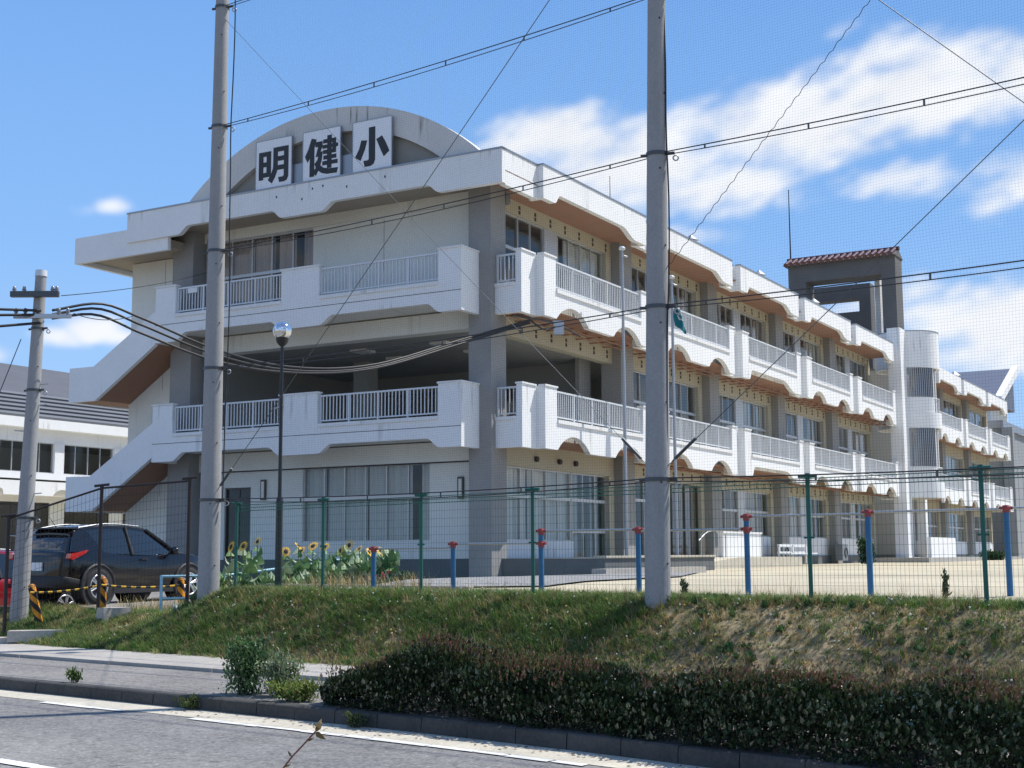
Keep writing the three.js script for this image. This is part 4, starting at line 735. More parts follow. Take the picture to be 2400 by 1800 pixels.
// ------------------------------------------------------------------ stepped exercise bars in the yard
{
  M.bluep = surface('blue post paint', [0.022, 0.13, 0.30], { amp: 0.2, fine: 0.12, size: 256, metres: 1, rough: 0.5, streak: 0.5, grimeC: [0.2, 0.27, 0.3] });
  M.redp = plain('red clamp paint', 0.33, 0.04, 0.042, 0.5);
  const def = [[876, 22.6, 0.77], [1061, 21.9, 0.82], [1266, 21.2, 1.0], [1492, 20.5, 0.98], [1745, 19.7, 1.16], [2029, 18.9, 1.19], [2352, 18.1, 1.2], [2700, 17.3, 1.2]].map(([px, d, h]) => { const X = (px - 1200) / 3175 * d / 1.0 * 1.0; return [X, d, h]; });
  const P = def.map(([X, d, h]) => [W(X, groundY(X, d), d), h]), o = thing('exercise_bars', 'row of stepped steel exercise bars on blue posts with red clamps', 'exercise bars', P[0][0].clone()), rel = (p, y) => p.clone().sub(o.position).add(V3(0, y, 0));
  const barY = [0.72, 0.78, 0.97, 0.95, 1.13, 1.15, 1.16];
  for (const [i, [p, h]] of P.entries()) {
    obj('post', rod(rel(p, -0.3), rel(p, h - 0.05), 0.042, 0.04, 14), M.bluep, o);
    const ys = [...new Set([barY[i - 1], barY[i]].filter((y) => y !== undefined))]; const uniq = ys.length === 2 && Math.abs(ys[0] - ys[1]) < 0.1 ? [Math.max(...ys)] : ys;
    for (const y of uniq) { const c = obj('clamp', [(() => { const g = new THREE.SphereGeometry(0.054, 14, 10); g.scale(1, 0.8, 1); const q = rel(p, y); g.translate(q.x, q.y, q.z); return ni(g); })(), rod(rel(p, y - 0.06), rel(p, y + 0.035), 0.05, 0.046, 12)], M.redp, o);
      const dir = P[Math.min(i + 1, P.length - 1)][0].clone().sub(P[Math.max(i - 1, 0)][0]).setY(0).normalize(); obj('clamp_ear', rod(rel(p, y).addScaledVector(dir, -0.085), rel(p, y).addScaledVector(dir, 0.085), 0.025, 0.025, 8), M.redp, c); }
    if (i < P.length - 1) obj('bar', rod(rel(p, barY[i]), rel(P[i + 1][0], barY[i]), 0.018, 0.018, 8), M.steel, o);
  }
}
// ------------------------------------------------------------------ flagpoles and flag
{
  const poles = [[3.42, 41.0, 9.35, 'white flagpole without a flag in front of the long balconies'], [5.17, 43.0, 8.85, 'white flagpole carrying the teal flag']];
  for (const [X, d, Y1, label] of poles) { const o = thing('flagpole', label, 'flagpole', W(X, -0.3, d), 0, 'flagpoles before the long front'); obj('pole', rod(V3(0, -0.3, 0), V3(0, Y1 + 0.3, 0), 0.06, 0.04, 14), M.flagpole ??= plain('grey flagpole paint', 0.36, 0.38, 0.41, 0.4, 0.3), o); obj('finial', (() => { const g = new THREE.SphereGeometry(0.11, 14, 10); g.scale(1, 0.6, 1); g.translate(0, Y1 + 0.33, 0); return ni(g); })(), M.rail, o); obj('pulley', rod(V3(0.05, Y1 + 0.1, 0), V3(0.16, Y1 + 0.06, 0), 0.03, 0.03, 8), M.steel, o); }
  M.flag = surface('teal flag cloth', [0.008, 0.16, 0.2], { amp: 0.08, size: 256, fine: 0.08, rough: 0.9 });
  const X = 5.17, d = 43, g = new THREE.PlaneGeometry(1, 1, 16, 20), p = g.attributes.position;
  for (let i = 0; i < p.count; i++) { const u = p.getX(i) + 0.5, v = 0.5 - p.getY(i); const w = lerp(0.08, 0.42, Math.min(1, v * 1.15)); p.setXYZ(i, 0.06 + u * w + 0.03 * Math.sin(v * 7 + u * 5), -v * 0.95 - u * 0.28, 0.09 * Math.sin(u * 9 + v * 3) * (0.4 + u)); }
  g.computeVertexNormals(); const base = W(X, 8.25, d), f = thing('flag', 'limp teal flag with a white mark hanging from the flagpole', 'flag', base), cl = obj('cloth', uvm(g), M.flag, f);
  const mk = (u0, u1, v0, v1) => { const q = new THREE.PlaneGeometry(1, 1, 4, 4), a = q.attributes.position; for (let i = 0; i < a.count; i++) { const u = lerp(u0, u1, a.getX(i) + 0.5), v = lerp(v0, v1, 0.5 - a.getY(i)), w = lerp(0.08, 0.42, Math.min(1, v * 1.15)); a.setXYZ(i, 0.06 + u * w + 0.03 * Math.sin(v * 7 + u * 5), -v * 0.95 - u * 0.28, 0.09 * Math.sin(u * 9 + v * 3) * (0.4 + u) + 0.006); } q.computeVertexNormals(); return ni(q); };
  obj('mark', mk(0.35, 0.65, 0.42, 0.47), M.white, cl); obj('mark', mk(0.42, 0.52, 0.5, 0.68), M.white, cl); obj('mark', mk(0.55, 0.8, 0.6, 0.65), M.white, cl);
}
// ------------------------------------------------------------------ utility pole with its cables
{
  const u = concretePole('leaning concrete utility pole with crossarms beside the parked black car', 'utility_pole', -9.33, 25.9, -1.15, 5.45, 0.172, 0.105, [0.17, 0], [0.75, 3.2, 4.4], undefined), o = u.o, L = (y) => u.at(y).sub(o.position);
  const arm = (y, a, b, mat, r) => { const c = L(y); return obj('crossarm', box(c.x - a, c.x + b, c.y - r, c.y + r, c.z + 0.11, c.z + 0.11 + r * 2), mat, o); };
  const a1 = arm(5.05, 0.5, 0.42, M.band, 0.055), a2 = arm(4.62, 0.42, 0.68, M.steel, 0.04);
  M.porcelain = plain('grey porcelain insulator', 0.2, 0.2, 0.22, 0.25);
  for (const [par, y, xs] of [[a1, 5.05, [-0.44, -0.25, 0.3, 0.38]], [a2, 4.62, [-0.38, -0.2, 0.45, 0.62]]]) for (const x of xs) { const c = L(y).add(V3(x, 0.09, 0.16)); obj('insulator', (() => { const g = new THREE.LatheGeometry([[0.012, -0.1], [0.04, -0.06], [0.025, -0.03], [0.045, 0], [0.028, 0.03], [0.03, 0.06], [0, 0.075]].map(([x, y]) => new THREE.Vector2(x, y)), 12); g.translate(c.x, c.y, c.z); return ni(g); })(), M.porcelain, par); }
  for (const [y, s] of [[1.2, 1], [2.4, -1], [3.3, 1], [2.9, 1], [0.4, -1]]) { const c = L(y); obj('step_bolt', rod(c, c.clone().add(V3(s * 0.3, 0.02, 0.05)), 0.012, 0.012, 6), M.steel, o); }
  obj('pole_cap', rod(L(5.43), L(5.55), 0.118, 0.11, 16), M.rail, o);
  const end = bw(1.3, 6.75, 0.4);
  const paths = [[[-8.95, 4.78, 26.0], [-8.2, 5.02, 26.6], [-7.6, 4.86, 27.3], [-6.5, 4.46, 28.6], [-5.3, 4.38, 31.1], [-3.6, 4.86, 34.4], [-1.4, 5.95, 37.2]], [[-8.95, 4.7, 26.0], [-8.25, 4.92, 26.6], [-7.6, 4.72, 27.3], [-6.5, 4.34, 28.6], [-5.3, 4.3, 31.1], [-3.6, 4.8, 34.4], [-1.4, 5.9, 37.2]], [[-8.95, 4.62, 26.0], [-8.3, 4.8, 26.6], [-7.6, 4.55, 27.3], [-6.5, 4.2, 28.6], [-5.3, 4.24, 31.1], [-3.6, 4.76, 34.4], [-1.4, 5.84, 37.2]]];
  for (const [i, q] of paths.entries()) { const pts = q.map(([X, Y, d]) => W(X, Y, d)); pts.push(end.clone().add(V3(0, -0.05 * i, 0))); const t = obj('service_cable', tube(pts.map((p) => p.clone().sub(pts[0])), 0.026, 8, 80), M.cable); t.position.copy(pts[0]); tag(t, `thick black service cable from the utility pole to the school, ${['upper', 'middle', 'lower'][i]} of three`, 'cable'); }
  for (const [i, [X0, Y0, X1, Y1]] of [[-9.1, 4.74, -17.5, 5.0], [-9.1, 4.66, -17.5, 4.5], [-9.1, 4.5, -17.5, 3.6]].entries()) { const a = W(X0, Y0, 25.8), b = W(X1, Y1, 20), t = obj('street_cable', tube(sagLine(V3(0, 0, 0), b.clone().sub(a), 0.25), 0.026, 8, 30), M.cable); t.position.copy(a); tag(t, `thick black street cable running left from the utility pole, ${['upper', 'middle', 'lower'][i]} of three`, 'cable'); }
  for (const [a, b, l] of [[W(-8.75, 5.05, 25.9), bw(0.9, 9.4, 12.5), 'thin drop wire from the upper crossarm to the third storey'], [W(-8.5, 4.7, 25.9), W(-7.7, 4.85, 27.1), 'short thin wire from the crossarm to the service cables'], [W(-9.5, 4.2, 25.9), W(-12.2, -1.1, 27.5), 'thin guy wire slanting down from the utility pole']]) { const t = obj('thin_wire', tube(sagLine(V3(0, 0, 0), b.clone().sub(a), 0.1), 0.009, 5, 16), M.cable); t.position.copy(a); tag(t, l, 'wire'); }
  const j = thing('cable_bracket', 'cable bracket with hanging loops under the corner balcony', 'bracket', end.clone()); obj('arm', rod(V3(-0.5, 0.1, 0.2), V3(0.9, 0.0, -0.6), 0.03, 0.03, 8), M.band, j); obj('loop', tube([V3(0, 0, 0), V3(0.4, -0.25, -0.2), V3(0.9, -0.1, -0.6), V3(1.5, -0.3, -1.2)], 0.025, 6, 20), M.cable, j); obj('junction_box', box(0.7, 1.0, -0.35, 0.05, -0.7, -0.45), M.steel, j);
}
// ------------------------------------------------------------------ striped bollards and striped rope by the cars
{
  const stripes = tex(128, 1, (u, v) => (((u * 2 + v * 3) % 1) + 1) % 1 < 0.5 ? [0.85, 0.55, 0.08] : [0.05, 0.045, 0.04]);
  stripes.repeat.set(1, 1); M.stripe = std({ map: stripes, roughness: 0.6 }); M.stripe.name = 'yellow and black stripes';
  const P = [[-8.73, 25.4, 0.66, 0.1, 'leaning yellow and black striped bollard behind the rear of the black car'], [-7.72, 25.75, 0.62, 0.0, 'yellow and black striped bollard beside the rear wheel of the black car'], [-6.35, 26.3, 0.6, 0.02, 'yellow and black striped bollard by the front wheel of the black car']], tops = [];
  for (const [X, d, h, lean, label] of P) { const Y = groundY(X, d), o = thing('striped_bollard', label, 'bollard', W(X, Y, d), 0, 'striped bollards'); const top = V3(-lean * 2, h, 0); const g = rod(V3(0, -0.15, 0), top, 0.075, 0.07, 18); obj('shaft', g, M.stripe, o); obj('cap', (() => { const q = new THREE.SphereGeometry(0.07, 14, 8, 0, Math.PI * 2, 0, Math.PI / 2); q.translate(top.x, top.y, top.z); return ni(q); })(), M.stripe, o); tops.push(o.position.clone().add(top).add(V3(0, -0.09, 0.08))); }
  for (const [i, l] of ['striped rope between the leaning bollard and its neighbour', 'striped rope leading on to the bollard by the front wheel'].entries()) { const a = tops[i], b = tops[i + 1], t = thing('striped_rope', l, 'rope', a.clone(), 0, 'striped ropes'), pts = sagLine(V3(0, 0, 0), b.clone().sub(a), 0.04, 16); M.yel ??= plain('yellow rope', 0.75, 0.45, 0.04, 0.7); for (let k = 0; k < 16; k++) obj('rope_section', rod(pts[k], pts[k + 1], 0.02, 0.02, 8), k % 2 ? M.dark : M.yel, t); }
}
// ------------------------------------------------------------------ platform, steps and small things before the long front
struct('entrance_platform', [(() => { const g = box(0.9, 8.9, -0.75, -0.1, -1.5, 2.1); g.rotateY(BT); const o = bw(0, 0, 0); g.translate(o.x, o.y, o.z); return g; })()], M.plinth);
struct('platform_edge', [(() => { const g = box(0.9, 8.9, -0.095, -0.03, 1.75, 2.15); g.rotateY(BT); const o = bw(0, 0, 0); g.translate(o.x, o.y, o.z); return g; })()], M.gutter);
struct('yard_kerb', [(() => { const g = box(-1.5, 5.2, -0.8, -0.36, 2.9, 3.3); g.rotateY(BT); const o = bw(0, 0, 0); g.translate(o.x, o.y, o.z); return g; })()], M.slabc);
struct('entrance_ramp', [(() => { const g = slab([[8.9, -0.75], [20, -0.75], [20, -0.12], [13, -0.12], [8.9, -0.35]], -1.5, 1.4); g.rotateY(BT); const o = bw(0, 0, 0); g.translate(o.x, o.y, o.z); return g; })()], M.gutter);
{
  const w = bthing('low_white_wall', 'low white wall beside the entrance ramp', 'wall', 16, -0.12, -0.6); bp('wall', box(13.6, 17.6, -0.12, 0.75, 0.4, 0.58), M.white, w); bp('coping', box(13.55, 17.65, 0.75, 0.81, 0.36, 0.62), M.white, w);
  const h = bthing('ramp_handrail', 'thin steel handrail on the entrance ramp', 'handrail', 11.5, -0.12, -0.8); bp('rail', tube([V3(10.8, 0.45, 0.8), V3(11.6, 0.75, 0.8), V3(13.4, 0.85, 0.8)], 0.025, 8, 12), M.steel, h); for (const u of [11.0, 12.2, 13.3]) bp('post', rod(V3(u, -0.3, 0.8), V3(u, 0.7, 0.8), 0.022, 0.022, 8), M.steel, h);
  const b = bthing('bench', 'white slatted bench against the long front', 'bench', 20.3, -0.3, -0.9);
  for (const [u0, Y0, Y1] of [[18.6, -0.4, 0.35], [20.25, -0.4, 0.35], [21.9, -0.4, 0.35]]) bp('leg', box(u0, u0 + 0.07, Y0, Y1, 0.9, 0.97), M.white, b);
  for (const Y of [0.26, -0.02]) bp('back_slat', box(18.6, 21.97, Y, Y + 0.1, 0.88, 0.92), M.white, b); for (let i = 0; i < 4; i++) bp('seat_slat', box(18.6, 21.97, -0.02, 0.03, 0.98 + i * 0.12, 1.07 + i * 0.12), M.white, b);
  for (const [u, l] of [[24.6, 'dark outdoor air-conditioner unit left of the bush on the long front'], [33.5, 'dark outdoor air-conditioner unit by the far classrooms']]) { const a = bthing('air_conditioner', l, 'air conditioner', u, -0.3, 0.6); bp('case', box(u - 0.45, u + 0.45, -0.35, 0.45, -1.15, -0.8), M.pipe, a); bp('grille', (() => { const g = new THREE.TorusGeometry(0.22, 0.03, 8, 20); g.translate(u + 0.1, 0.05, -0.79); return ni(g); })(), M.dark, a); }
}
// pale blue pipe rail round the flower bed
{
  M.paleblue = plain('pale blue pipe paint', 0.28, 0.5, 0.62, 0.5);
  const pts = [[-6.4, 24.9], [-5.35, 25.3], [-4.2, 27.0], [-2.7, 29.2]], o = thing('pipe_rail', 'low pale blue pipe rail behind the sunflowers', 'handrail', W(pts[0][0], groundY(...pts[0]), pts[0][1]));
  const P = (i, y) => W(pts[i][0], groundY(...pts[i]) + y, pts[i][1]).sub(o.position);
  for (let i = 0; i < 4; i++) { obj('post', rod(P(i, -0.2), P(i, 0.72), 0.028, 0.028, 8), M.paleblue, o); if (i < 3) for (const y of [0.7, 0.3]) obj('rail', rod(P(i, y), P(i + 1, y), 0.025, 0.025, 8), M.paleblue, o); }
}

// ------------------------------------------------------------------ broken concrete by the pavement, left of the bank
{
  const chunk = (sx, sy, sz) => { const g = new THREE.BoxGeometry(sx, sy, sz, 5, 3, 5), p = g.attributes.position; for (let i = 0; i < p.count; i++) { const k = V3(p.getX(i), p.getY(i), p.getZ(i)), n = (fbm(k.x * 5 + 9, k.y * 5 + k.z * 4, 3, 3) - 0.5) * 0.09; k.multiplyScalar(1 + n * 2); p.setXYZ(i, k.x, k.y, k.z); } const q = g.toNonIndexed(); q.computeVertexNormals(); return uvm(q); };
  for (const [X, d, sx, sy, sz, turn, l] of [[-8.35, 24.55, 1.3, 0.2, 0.3, 0.2, 'long broken concrete kerb piece beside the leaning bollard'], [-7.2, 24.7, 0.5, 0.26, 0.34, 0.7, 'squat concrete lump below the second bollard'], [-9.2, 24.6, 0.8, 0.16, 0.3, -0.1, 'flat concrete piece by the foot of the utility pole']]) { const o = obj('concrete_chunk', chunk(sx, sy, sz), M.slabc); o.position.copy(W(X, groundY(X, d) + sy * 0.25, d)); o.rotation.y = turn; tag(o, l, 'concrete'); }
}
// ------------------------------------------------------------------ parked cars: x forward, z to the car's right
function makeCar(label, X, d, turn, paint, name = 'parked_car') {
  const o = thing(name, label, 'car', W(X, groundY(X, d) + 0.03, d), turn, 'parked cars');
  const cr = (arr, t) => { const n = arr.length - 1, f = clamp(t) * n, i = Math.min(n - 1, Math.floor(f)), u = f - i, p = (k) => arr[clamp(k, 0, n)]; return p(i).map((_, c) => { const a = p(i - 1)[c], b = p(i)[c], e = p(i + 1)[c], h = p(i + 2)[c]; return 0.5 * (2 * b + (e - a) * u + (2 * a - 5 * b + 4 * e - h) * u * u + (3 * b - a - 3 * e + h) * u * u * u); }); };
  const loft = (st, ringOf, n = 40) => { const rings = Array.from({ length: n + 1 }, (_, i) => ringOf(cr(st, i / n))), m = rings[0].length, pos = []; const quad = (a, b, c, e) => { for (const p of [a, b, c, a, c, e]) pos.push(...p); }; for (let i = 0; i < n; i++) for (let k = 0; k < m; k++) quad(rings[i][k], rings[i + 1][k], rings[i + 1][(k + 1) % m], rings[i][(k + 1) % m]); for (const r of [rings[0], rings[n]]) for (let k = 1; k < m - 1; k++) pos.push(...r[0], ...r[k], ...r[k + 1]); const g = new THREE.BufferGeometry(); g.setAttribute('position', new THREE.Float32BufferAttribute(pos, 3)); return toCreasedNormals(g, 0.7); };
  // lower body: x, bottom, shoulder height, half width, crown
  const body = [[0.0, 0.42, 0.86, 0.60, 0.05], [0.06, 0.32, 0.99, 0.76, 0.05], [0.3, 0.26, 1.04, 0.85, 0.04], [0.8, 0.24, 1.04, 0.885, 0.03], [1.5, 0.22, 0.97, 0.87, 0.03], [2.3, 0.22, 0.95, 0.87, 0.03], [3.0, 0.23, 0.98, 0.88, 0.06], [3.5, 0.25, 0.96, 0.86, 0.07], [3.85, 0.28, 0.86, 0.80, 0.06], [4.07, 0.34, 0.7, 0.66, 0.04], [4.13, 0.42, 0.58, 0.52, 0.02]];
  const ring = ([x, b, s, w, c]) => { const h = [[0, b], [w * 0.8, b], [w * 0.93, b + 0.06], [w * 0.98, lerp(b, s, 0.35)], [w, lerp(b, s, 0.62)], [w * 0.985, lerp(b, s, 0.86)], [w * 0.93, s - 0.01], [w * 0.78, s + c * 0.5], [0, s + c]], L = h.slice(1, -1).reverse(); return [...h.map(([z, y]) => [x, y, z]), ...L.map(([z, y]) => [x, y, -z])]; };
  const bo = obj('body', loft(body, ring, 46), paint, o);
  // greenhouse: x, belt height, roof height, half width at belt, at roof
  const gh = [[0.08, 1.0, 1.06, 0.70, 0.6], [0.22, 1.0, 1.3, 0.74, 0.58], [0.42, 1.0, 1.46, 0.78, 0.57], [0.9, 1.0, 1.53, 0.80, 0.59], [1.6, 0.97, 1.55, 0.80, 0.60], [2.2, 0.95, 1.5, 0.80, 0.58], [2.65, 0.95, 1.3, 0.79, 0.62], [3.08, 0.96, 1.03, 0.76, 0.7]];
  const gring = ([x, b, r, w, t]) => { const h = [[0, b], [w, b], [lerp(w, t, 0.55), lerp(b, r, 0.6)], [lerp(w, t, 0.93), lerp(b, r, 0.93)], [t * 0.88, r], [0, r + 0.02]], L = h.slice(1, -1).reverse(); return [...h.map(([z, y]) => [x, y, z]), ...L.map(([z, y]) => [x, y, -z])]; };
  M.carglass ??= new THREE.MeshPhysicalMaterial({ color: lin(0.012, 0.016, 0.02), roughness: 0.04, clearcoat: 1, clearcoatRoughness: 0.02 });
  obj('windows', loft(gh, gring, 34), M.carglass, o);
  // roof skin, pillars and window line in body colour
  const skin = ([x, b, r, w, t]) => { const k = 1.012, h = [[0, r - 0.03], [lerp(w, t, 0.9) * k, lerp(b, r, 0.88)], [lerp(w, t, 0.95) * k, lerp(b, r, 0.95) + 0.004], [t * 0.9, r + 0.012], [0, r + 0.034]], L = h.slice(1, -1).reverse(); return [...h.map(([z, y]) => [x, y, z]), ...L.map(([z, y]) => [x, y, -z])]; };
  const roofSt = gh.slice(2, 6).map((q, i) => i === 3 ? [2.28, ...q.slice(1)] : q); roofSt.unshift([0.26, 1.0, 1.37, 0.75, 0.58]);
  const roof = obj('roof', loft(roofSt, skin, 22), paint, o);
  for (const s of [-1, 1]) {
    obj('pillar', rod(V3(3.05, 0.99, s * 0.77), V3(2.26, 1.48, s * 0.61), 0.035, 0.03, 8), paint, o);
    obj('pillar', rod(V3(1.72, 0.96, s * 0.81), V3(1.66, 1.52, s * 0.63), 0.04, 0.03, 8), M.dark, o);
    obj('pillar', merge([slab([[0.1, 0.99], [0.95, 1.0], [0.62, 1.46], [0.3, 1.42]], -0.012, 0.012).applyMatrix4(new THREE.Matrix4().makeRotationX(s * -0.38)).translate(0, s > 0 ? 0.0 : 0.0, 0)].map((g) => { g.computeBoundingBox(); const p = g.attributes.position; for (let i = 0; i < p.count; i++) { const y = p.getY(i); } return g; })).translate(0, 0.1, 0).applyMatrix4(new THREE.Matrix4().makeTranslation(0, 0, s * (0.79 - 0.0) + s * -0.37 * -1)), paint, o).visible = true;
    const m = obj('mirror', (() => { const g = new THREE.SphereGeometry(0.11, 14, 10); g.scale(0.75, 0.8, 1.1); g.translate(2.72, 1.05, s * 0.98); return ni(g); })(), paint, o); obj('mirror_stalk', rod(V3(2.76, 0.99, s * 0.8), V3(2.73, 1.02, s * 0.93), 0.025, 0.025, 6), M.dark, m);
    obj('door_handle', box(1.9, 2.1, 0.86, 0.89, s * 0.872, s * 0.9), paint, o);
    obj('rear_lamp', (() => { const g = slab([[0.03, 0.9], [0.1, 0.87], [0.4, 0.98], [0.5, 1.06], [0.3, 1.02], [0.06, 0.99]], 0, 0.12); g.translate(0, 0, s > 0 ? 0.755 : -0.875); return g; })(), (M.tail ??= new THREE.MeshPhysicalMaterial({ color: lin(0.5, 0.012, 0.015), roughness: 0.12, clearcoat: 1 })), o);
    obj('front_lamp', (() => { const g = new THREE.SphereGeometry(0.12, 14, 10); g.scale(1.2, 0.6, 0.7); g.translate(3.82, 0.86, s * 0.7); return ni(g); })(), M.globe, o);
    obj('roof_rail', tube([V3(0.5, 1.5, s * 0.55), V3(1.2, 1.585, s * 0.57), V3(2.1, 1.55, s * 0.56)], 0.016, 6, 14), M.steel, o);
  }
  for (const [x, s] of [[0.76, 1], [0.76, -1], [3.29, 1], [3.29, -1]]) {
    const cyl = (r, z0, z1, n = 30) => { const g = new THREE.CylinderGeometry(r, r, Math.abs(z1 - z0), n); g.rotateX(Math.PI / 2); g.translate(x, 0.345, s * (z0 + z1) / 2); return ni(g); };
    obj('wheel_arch', [cyl(0.405, 0.55, 0.892), (() => { const g = new THREE.TorusGeometry(0.42, 0.035, 8, 28); g.translate(x, 0.345, s * 0.875); return ni(g); })()], M.dark, o);
    const w = obj('wheel', [(() => { const g = new THREE.LatheGeometry([[0.22, -0.1], [0.3, -0.105], [0.335, -0.085], [0.345, -0.04], [0.345, 0.04], [0.335, 0.085], [0.3, 0.105], [0.22, 0.1]].map(([a, b]) => new THREE.Vector2(a, b)), 32); g.rotateX(Math.PI / 2); g.translate(x, 0.345, s * 0.815); return ni(g); })()], (M.tyre ??= plain('tyre rubber', 0.02, 0.02, 0.021, 0.85)), o);
    const q = [(() => { const g = new THREE.TorusGeometry(0.225, 0.018, 8, 30); g.translate(x, 0.345, s * 0.905); return ni(g); })(), (() => { const g = new THREE.CylinderGeometry(0.05, 0.05, 0.03, 14); g.rotateX(Math.PI / 2); g.translate(x, 0.345, s * 0.905); return ni(g); })()];
    for (let k = 0; k < 6; k++) for (const e of [-0.13, 0.13]) { const a = k * Math.PI / 3 + e + 0.3, b = k * Math.PI / 3 + 0.3 + e * 0.4; q.push(rod(V3(x + Math.cos(b) * 0.03, 0.345 + Math.sin(b) * 0.03, s * 0.908), V3(x + Math.cos(a) * 0.222, 0.345 + Math.sin(a) * 0.222, s * 0.902), 0.02, 0.016, 6)); }
    obj('rim', q, (M.rim ??= plain('alloy rim', 0.6, 0.61, 0.63, 0.3, 0.7)), w);
    obj('brake_disc', cyl(0.21, 0.8, 0.83, 20), M.band, w);
  }
  obj('number_plate', box(-0.035, -0.005, 0.66, 0.82, -0.165, 0.165), M.board, o);
  obj('rear_bumper', loft([[-0.03, 0.34, 0.5, 0.6, 0.02], [0.05, 0.3, 0.56, 0.8, 0.02], [0.4, 0.25, 0.5, 0.875, 0.02]], ring, 8), M.dark, o);
  obj('side_sill', [box(1.2, 2.85, 0.2, 0.32, 0.8, 0.885), box(1.2, 2.85, 0.2, 0.32, -0.885, -0.8)], M.dark, o);
  obj('rear_spoiler', box(0.16, 0.5, 1.475, 1.505, -0.55, 0.55), paint, o);
  obj('aerial', rod(V3(0.45, 1.5, 0), V3(0.25, 1.72, 0), 0.008, 0.004, 5), M.dark, o);
  return o;
}
M.blackpaint = new THREE.MeshPhysicalMaterial({ color: lin(0.006, 0.006, 0.008), roughness: 0.14, metalness: 0, clearcoat: 0.4, clearcoatRoughness: 0.03 });
M.redpaint = new THREE.MeshPhysicalMaterial({ color: lin(0.28, 0.012, 0.02), roughness: 0.3, metalness: 0.2, clearcoat: 1, clearcoatRoughness: 0.03 });
makeCar('black compact crossover car parked behind the striped bollards', -9.32, 26.75, THREE.MathUtils.degToRad(60), M.blackpaint);
makeCar('red car parked beyond the utility pole, cut by the picture edge', -12.3, 27.5, THREE.MathUtils.degToRad(56), M.redpaint);
// ------------------------------------------------------------------ vegetation
const thin = { transmission: 0.35, thickness: 0, ior: 1.3 };
const softM = (name) => { const m = new THREE.MeshPhysicalMaterial({ color: 0xffffff, roughness: 0.9, side: THREE.DoubleSide, ...thin }); m.name = name; return m; };
const leafM = (name, rough = 0.5, o = {}) => { const m = new THREE.MeshStandardMaterial({ color: 0xffffff, roughness: rough, side: THREE.DoubleSide, ...o }); m.name = name; return m; };
function leafGeo(l, w, fold = 0.25, bend = 0.2) {           // a pointed leaf lying along +y, folded on its midrib
  const pos = [], P = (t, s) => { const y = t * l, z = -bend * l * t * t, hw = w * Math.sin(Math.PI * Math.pow(t, 0.8)) * 0.5; return [s * hw, y, z + Math.abs(s) * hw * fold]; };
  const T = [0, 0.35, 0.7, 1];
  for (let i = 0; i < 3; i++) for (const s of [-1, 1]) { const a = P(T[i], 0), b = P(T[i + 1], 0), c = P(T[i + 1], s), d = P(T[i], s); pos.push(...a, ...b, ...c); if (i) pos.push(...a, ...c, ...d); }
  const g = new THREE.BufferGeometry(); g.setAttribute('position', new THREE.Float32BufferAttribute(pos, 3)); g.computeVertexNormals(); return g;
}
function tuftGeo(n, h, w, spread, lean = 0.7) {             // a tuft of curved blades
  const pos = [];
  for (let k = 0; k < n; k++) {
    const a = rr(0, 6.283), r = Math.sqrt(rnd()) * spread, bx = Math.cos(a) * r, bz = Math.sin(a) * r, H = h * rr(0.5, 1.1), da = a + rr(-1.2, 1.2), L = H * lean * rr(0.3, 1.2), wx = -Math.sin(da), wz = Math.cos(da), hw = w * rr(0.6, 1.2) / 2;
    const pt = (t, s) => [bx + Math.cos(da) * L * t * t + wx * s * hw * (1 - t), H * t * (1 - 0.25 * t * lean), bz + Math.sin(da) * L * t * t + wz * s * hw * (1 - t)];
    const A = pt(0, -1), B = pt(0, 1), C = pt(0.55, -1), D = pt(0.55, 1), E = pt(1, 0); pos.push(...A, ...B, ...D, ...A, ...D, ...C, ...C, ...D, ...E);
  }
  const g = new THREE.BufferGeometry(); g.setAttribute('position', new THREE.Float32BufferAttribute(pos, 3)); g.computeVertexNormals(); return g;
}
const dm = new THREE.Object3D(), UP = V3(0, 1, 0);
function scatter(name, geo, mat, items, parent) {           // items: [position, quaternion or turn, scale, colour]
  const m = new THREE.InstancedMesh(geo, mat, items.length); m.castShadow = m.receiveShadow = true; m.name = parent ? name : numbered(name);
  items.forEach(([p, q, s, c], i) => { dm.position.copy(p); if (q.isQuaternion) dm.quaternion.copy(q); else dm.rotation.set(rr(-0.15, 0.15), q, rr(-0.15, 0.15)); if (Array.isArray(s)) dm.scale.set(...s); else dm.scale.setScalar(s); dm.updateMatrix(); m.setMatrixAt(i, dm.matrix); m.setColorAt(i, c); });
  m.userData.kind = 'stuff'; (parent ?? scene).add(m); return m;
}
const C3 = (r, g, b, v = 0.25) => { const k = 1 + rr(-v, v), j = rr(-0.12, 0.12); return lin(r * k * (1 + j), g * k, b * k * (1 - j)); };
const GREEN = [0.135, 0.225, 0.045], LUSH = [0.085, 0.20, 0.04], STRAW = [0.50, 0.39, 0.20], DRY = [0.31, 0.23, 0.11], OLIVE = [0.185, 0.195, 0.068];
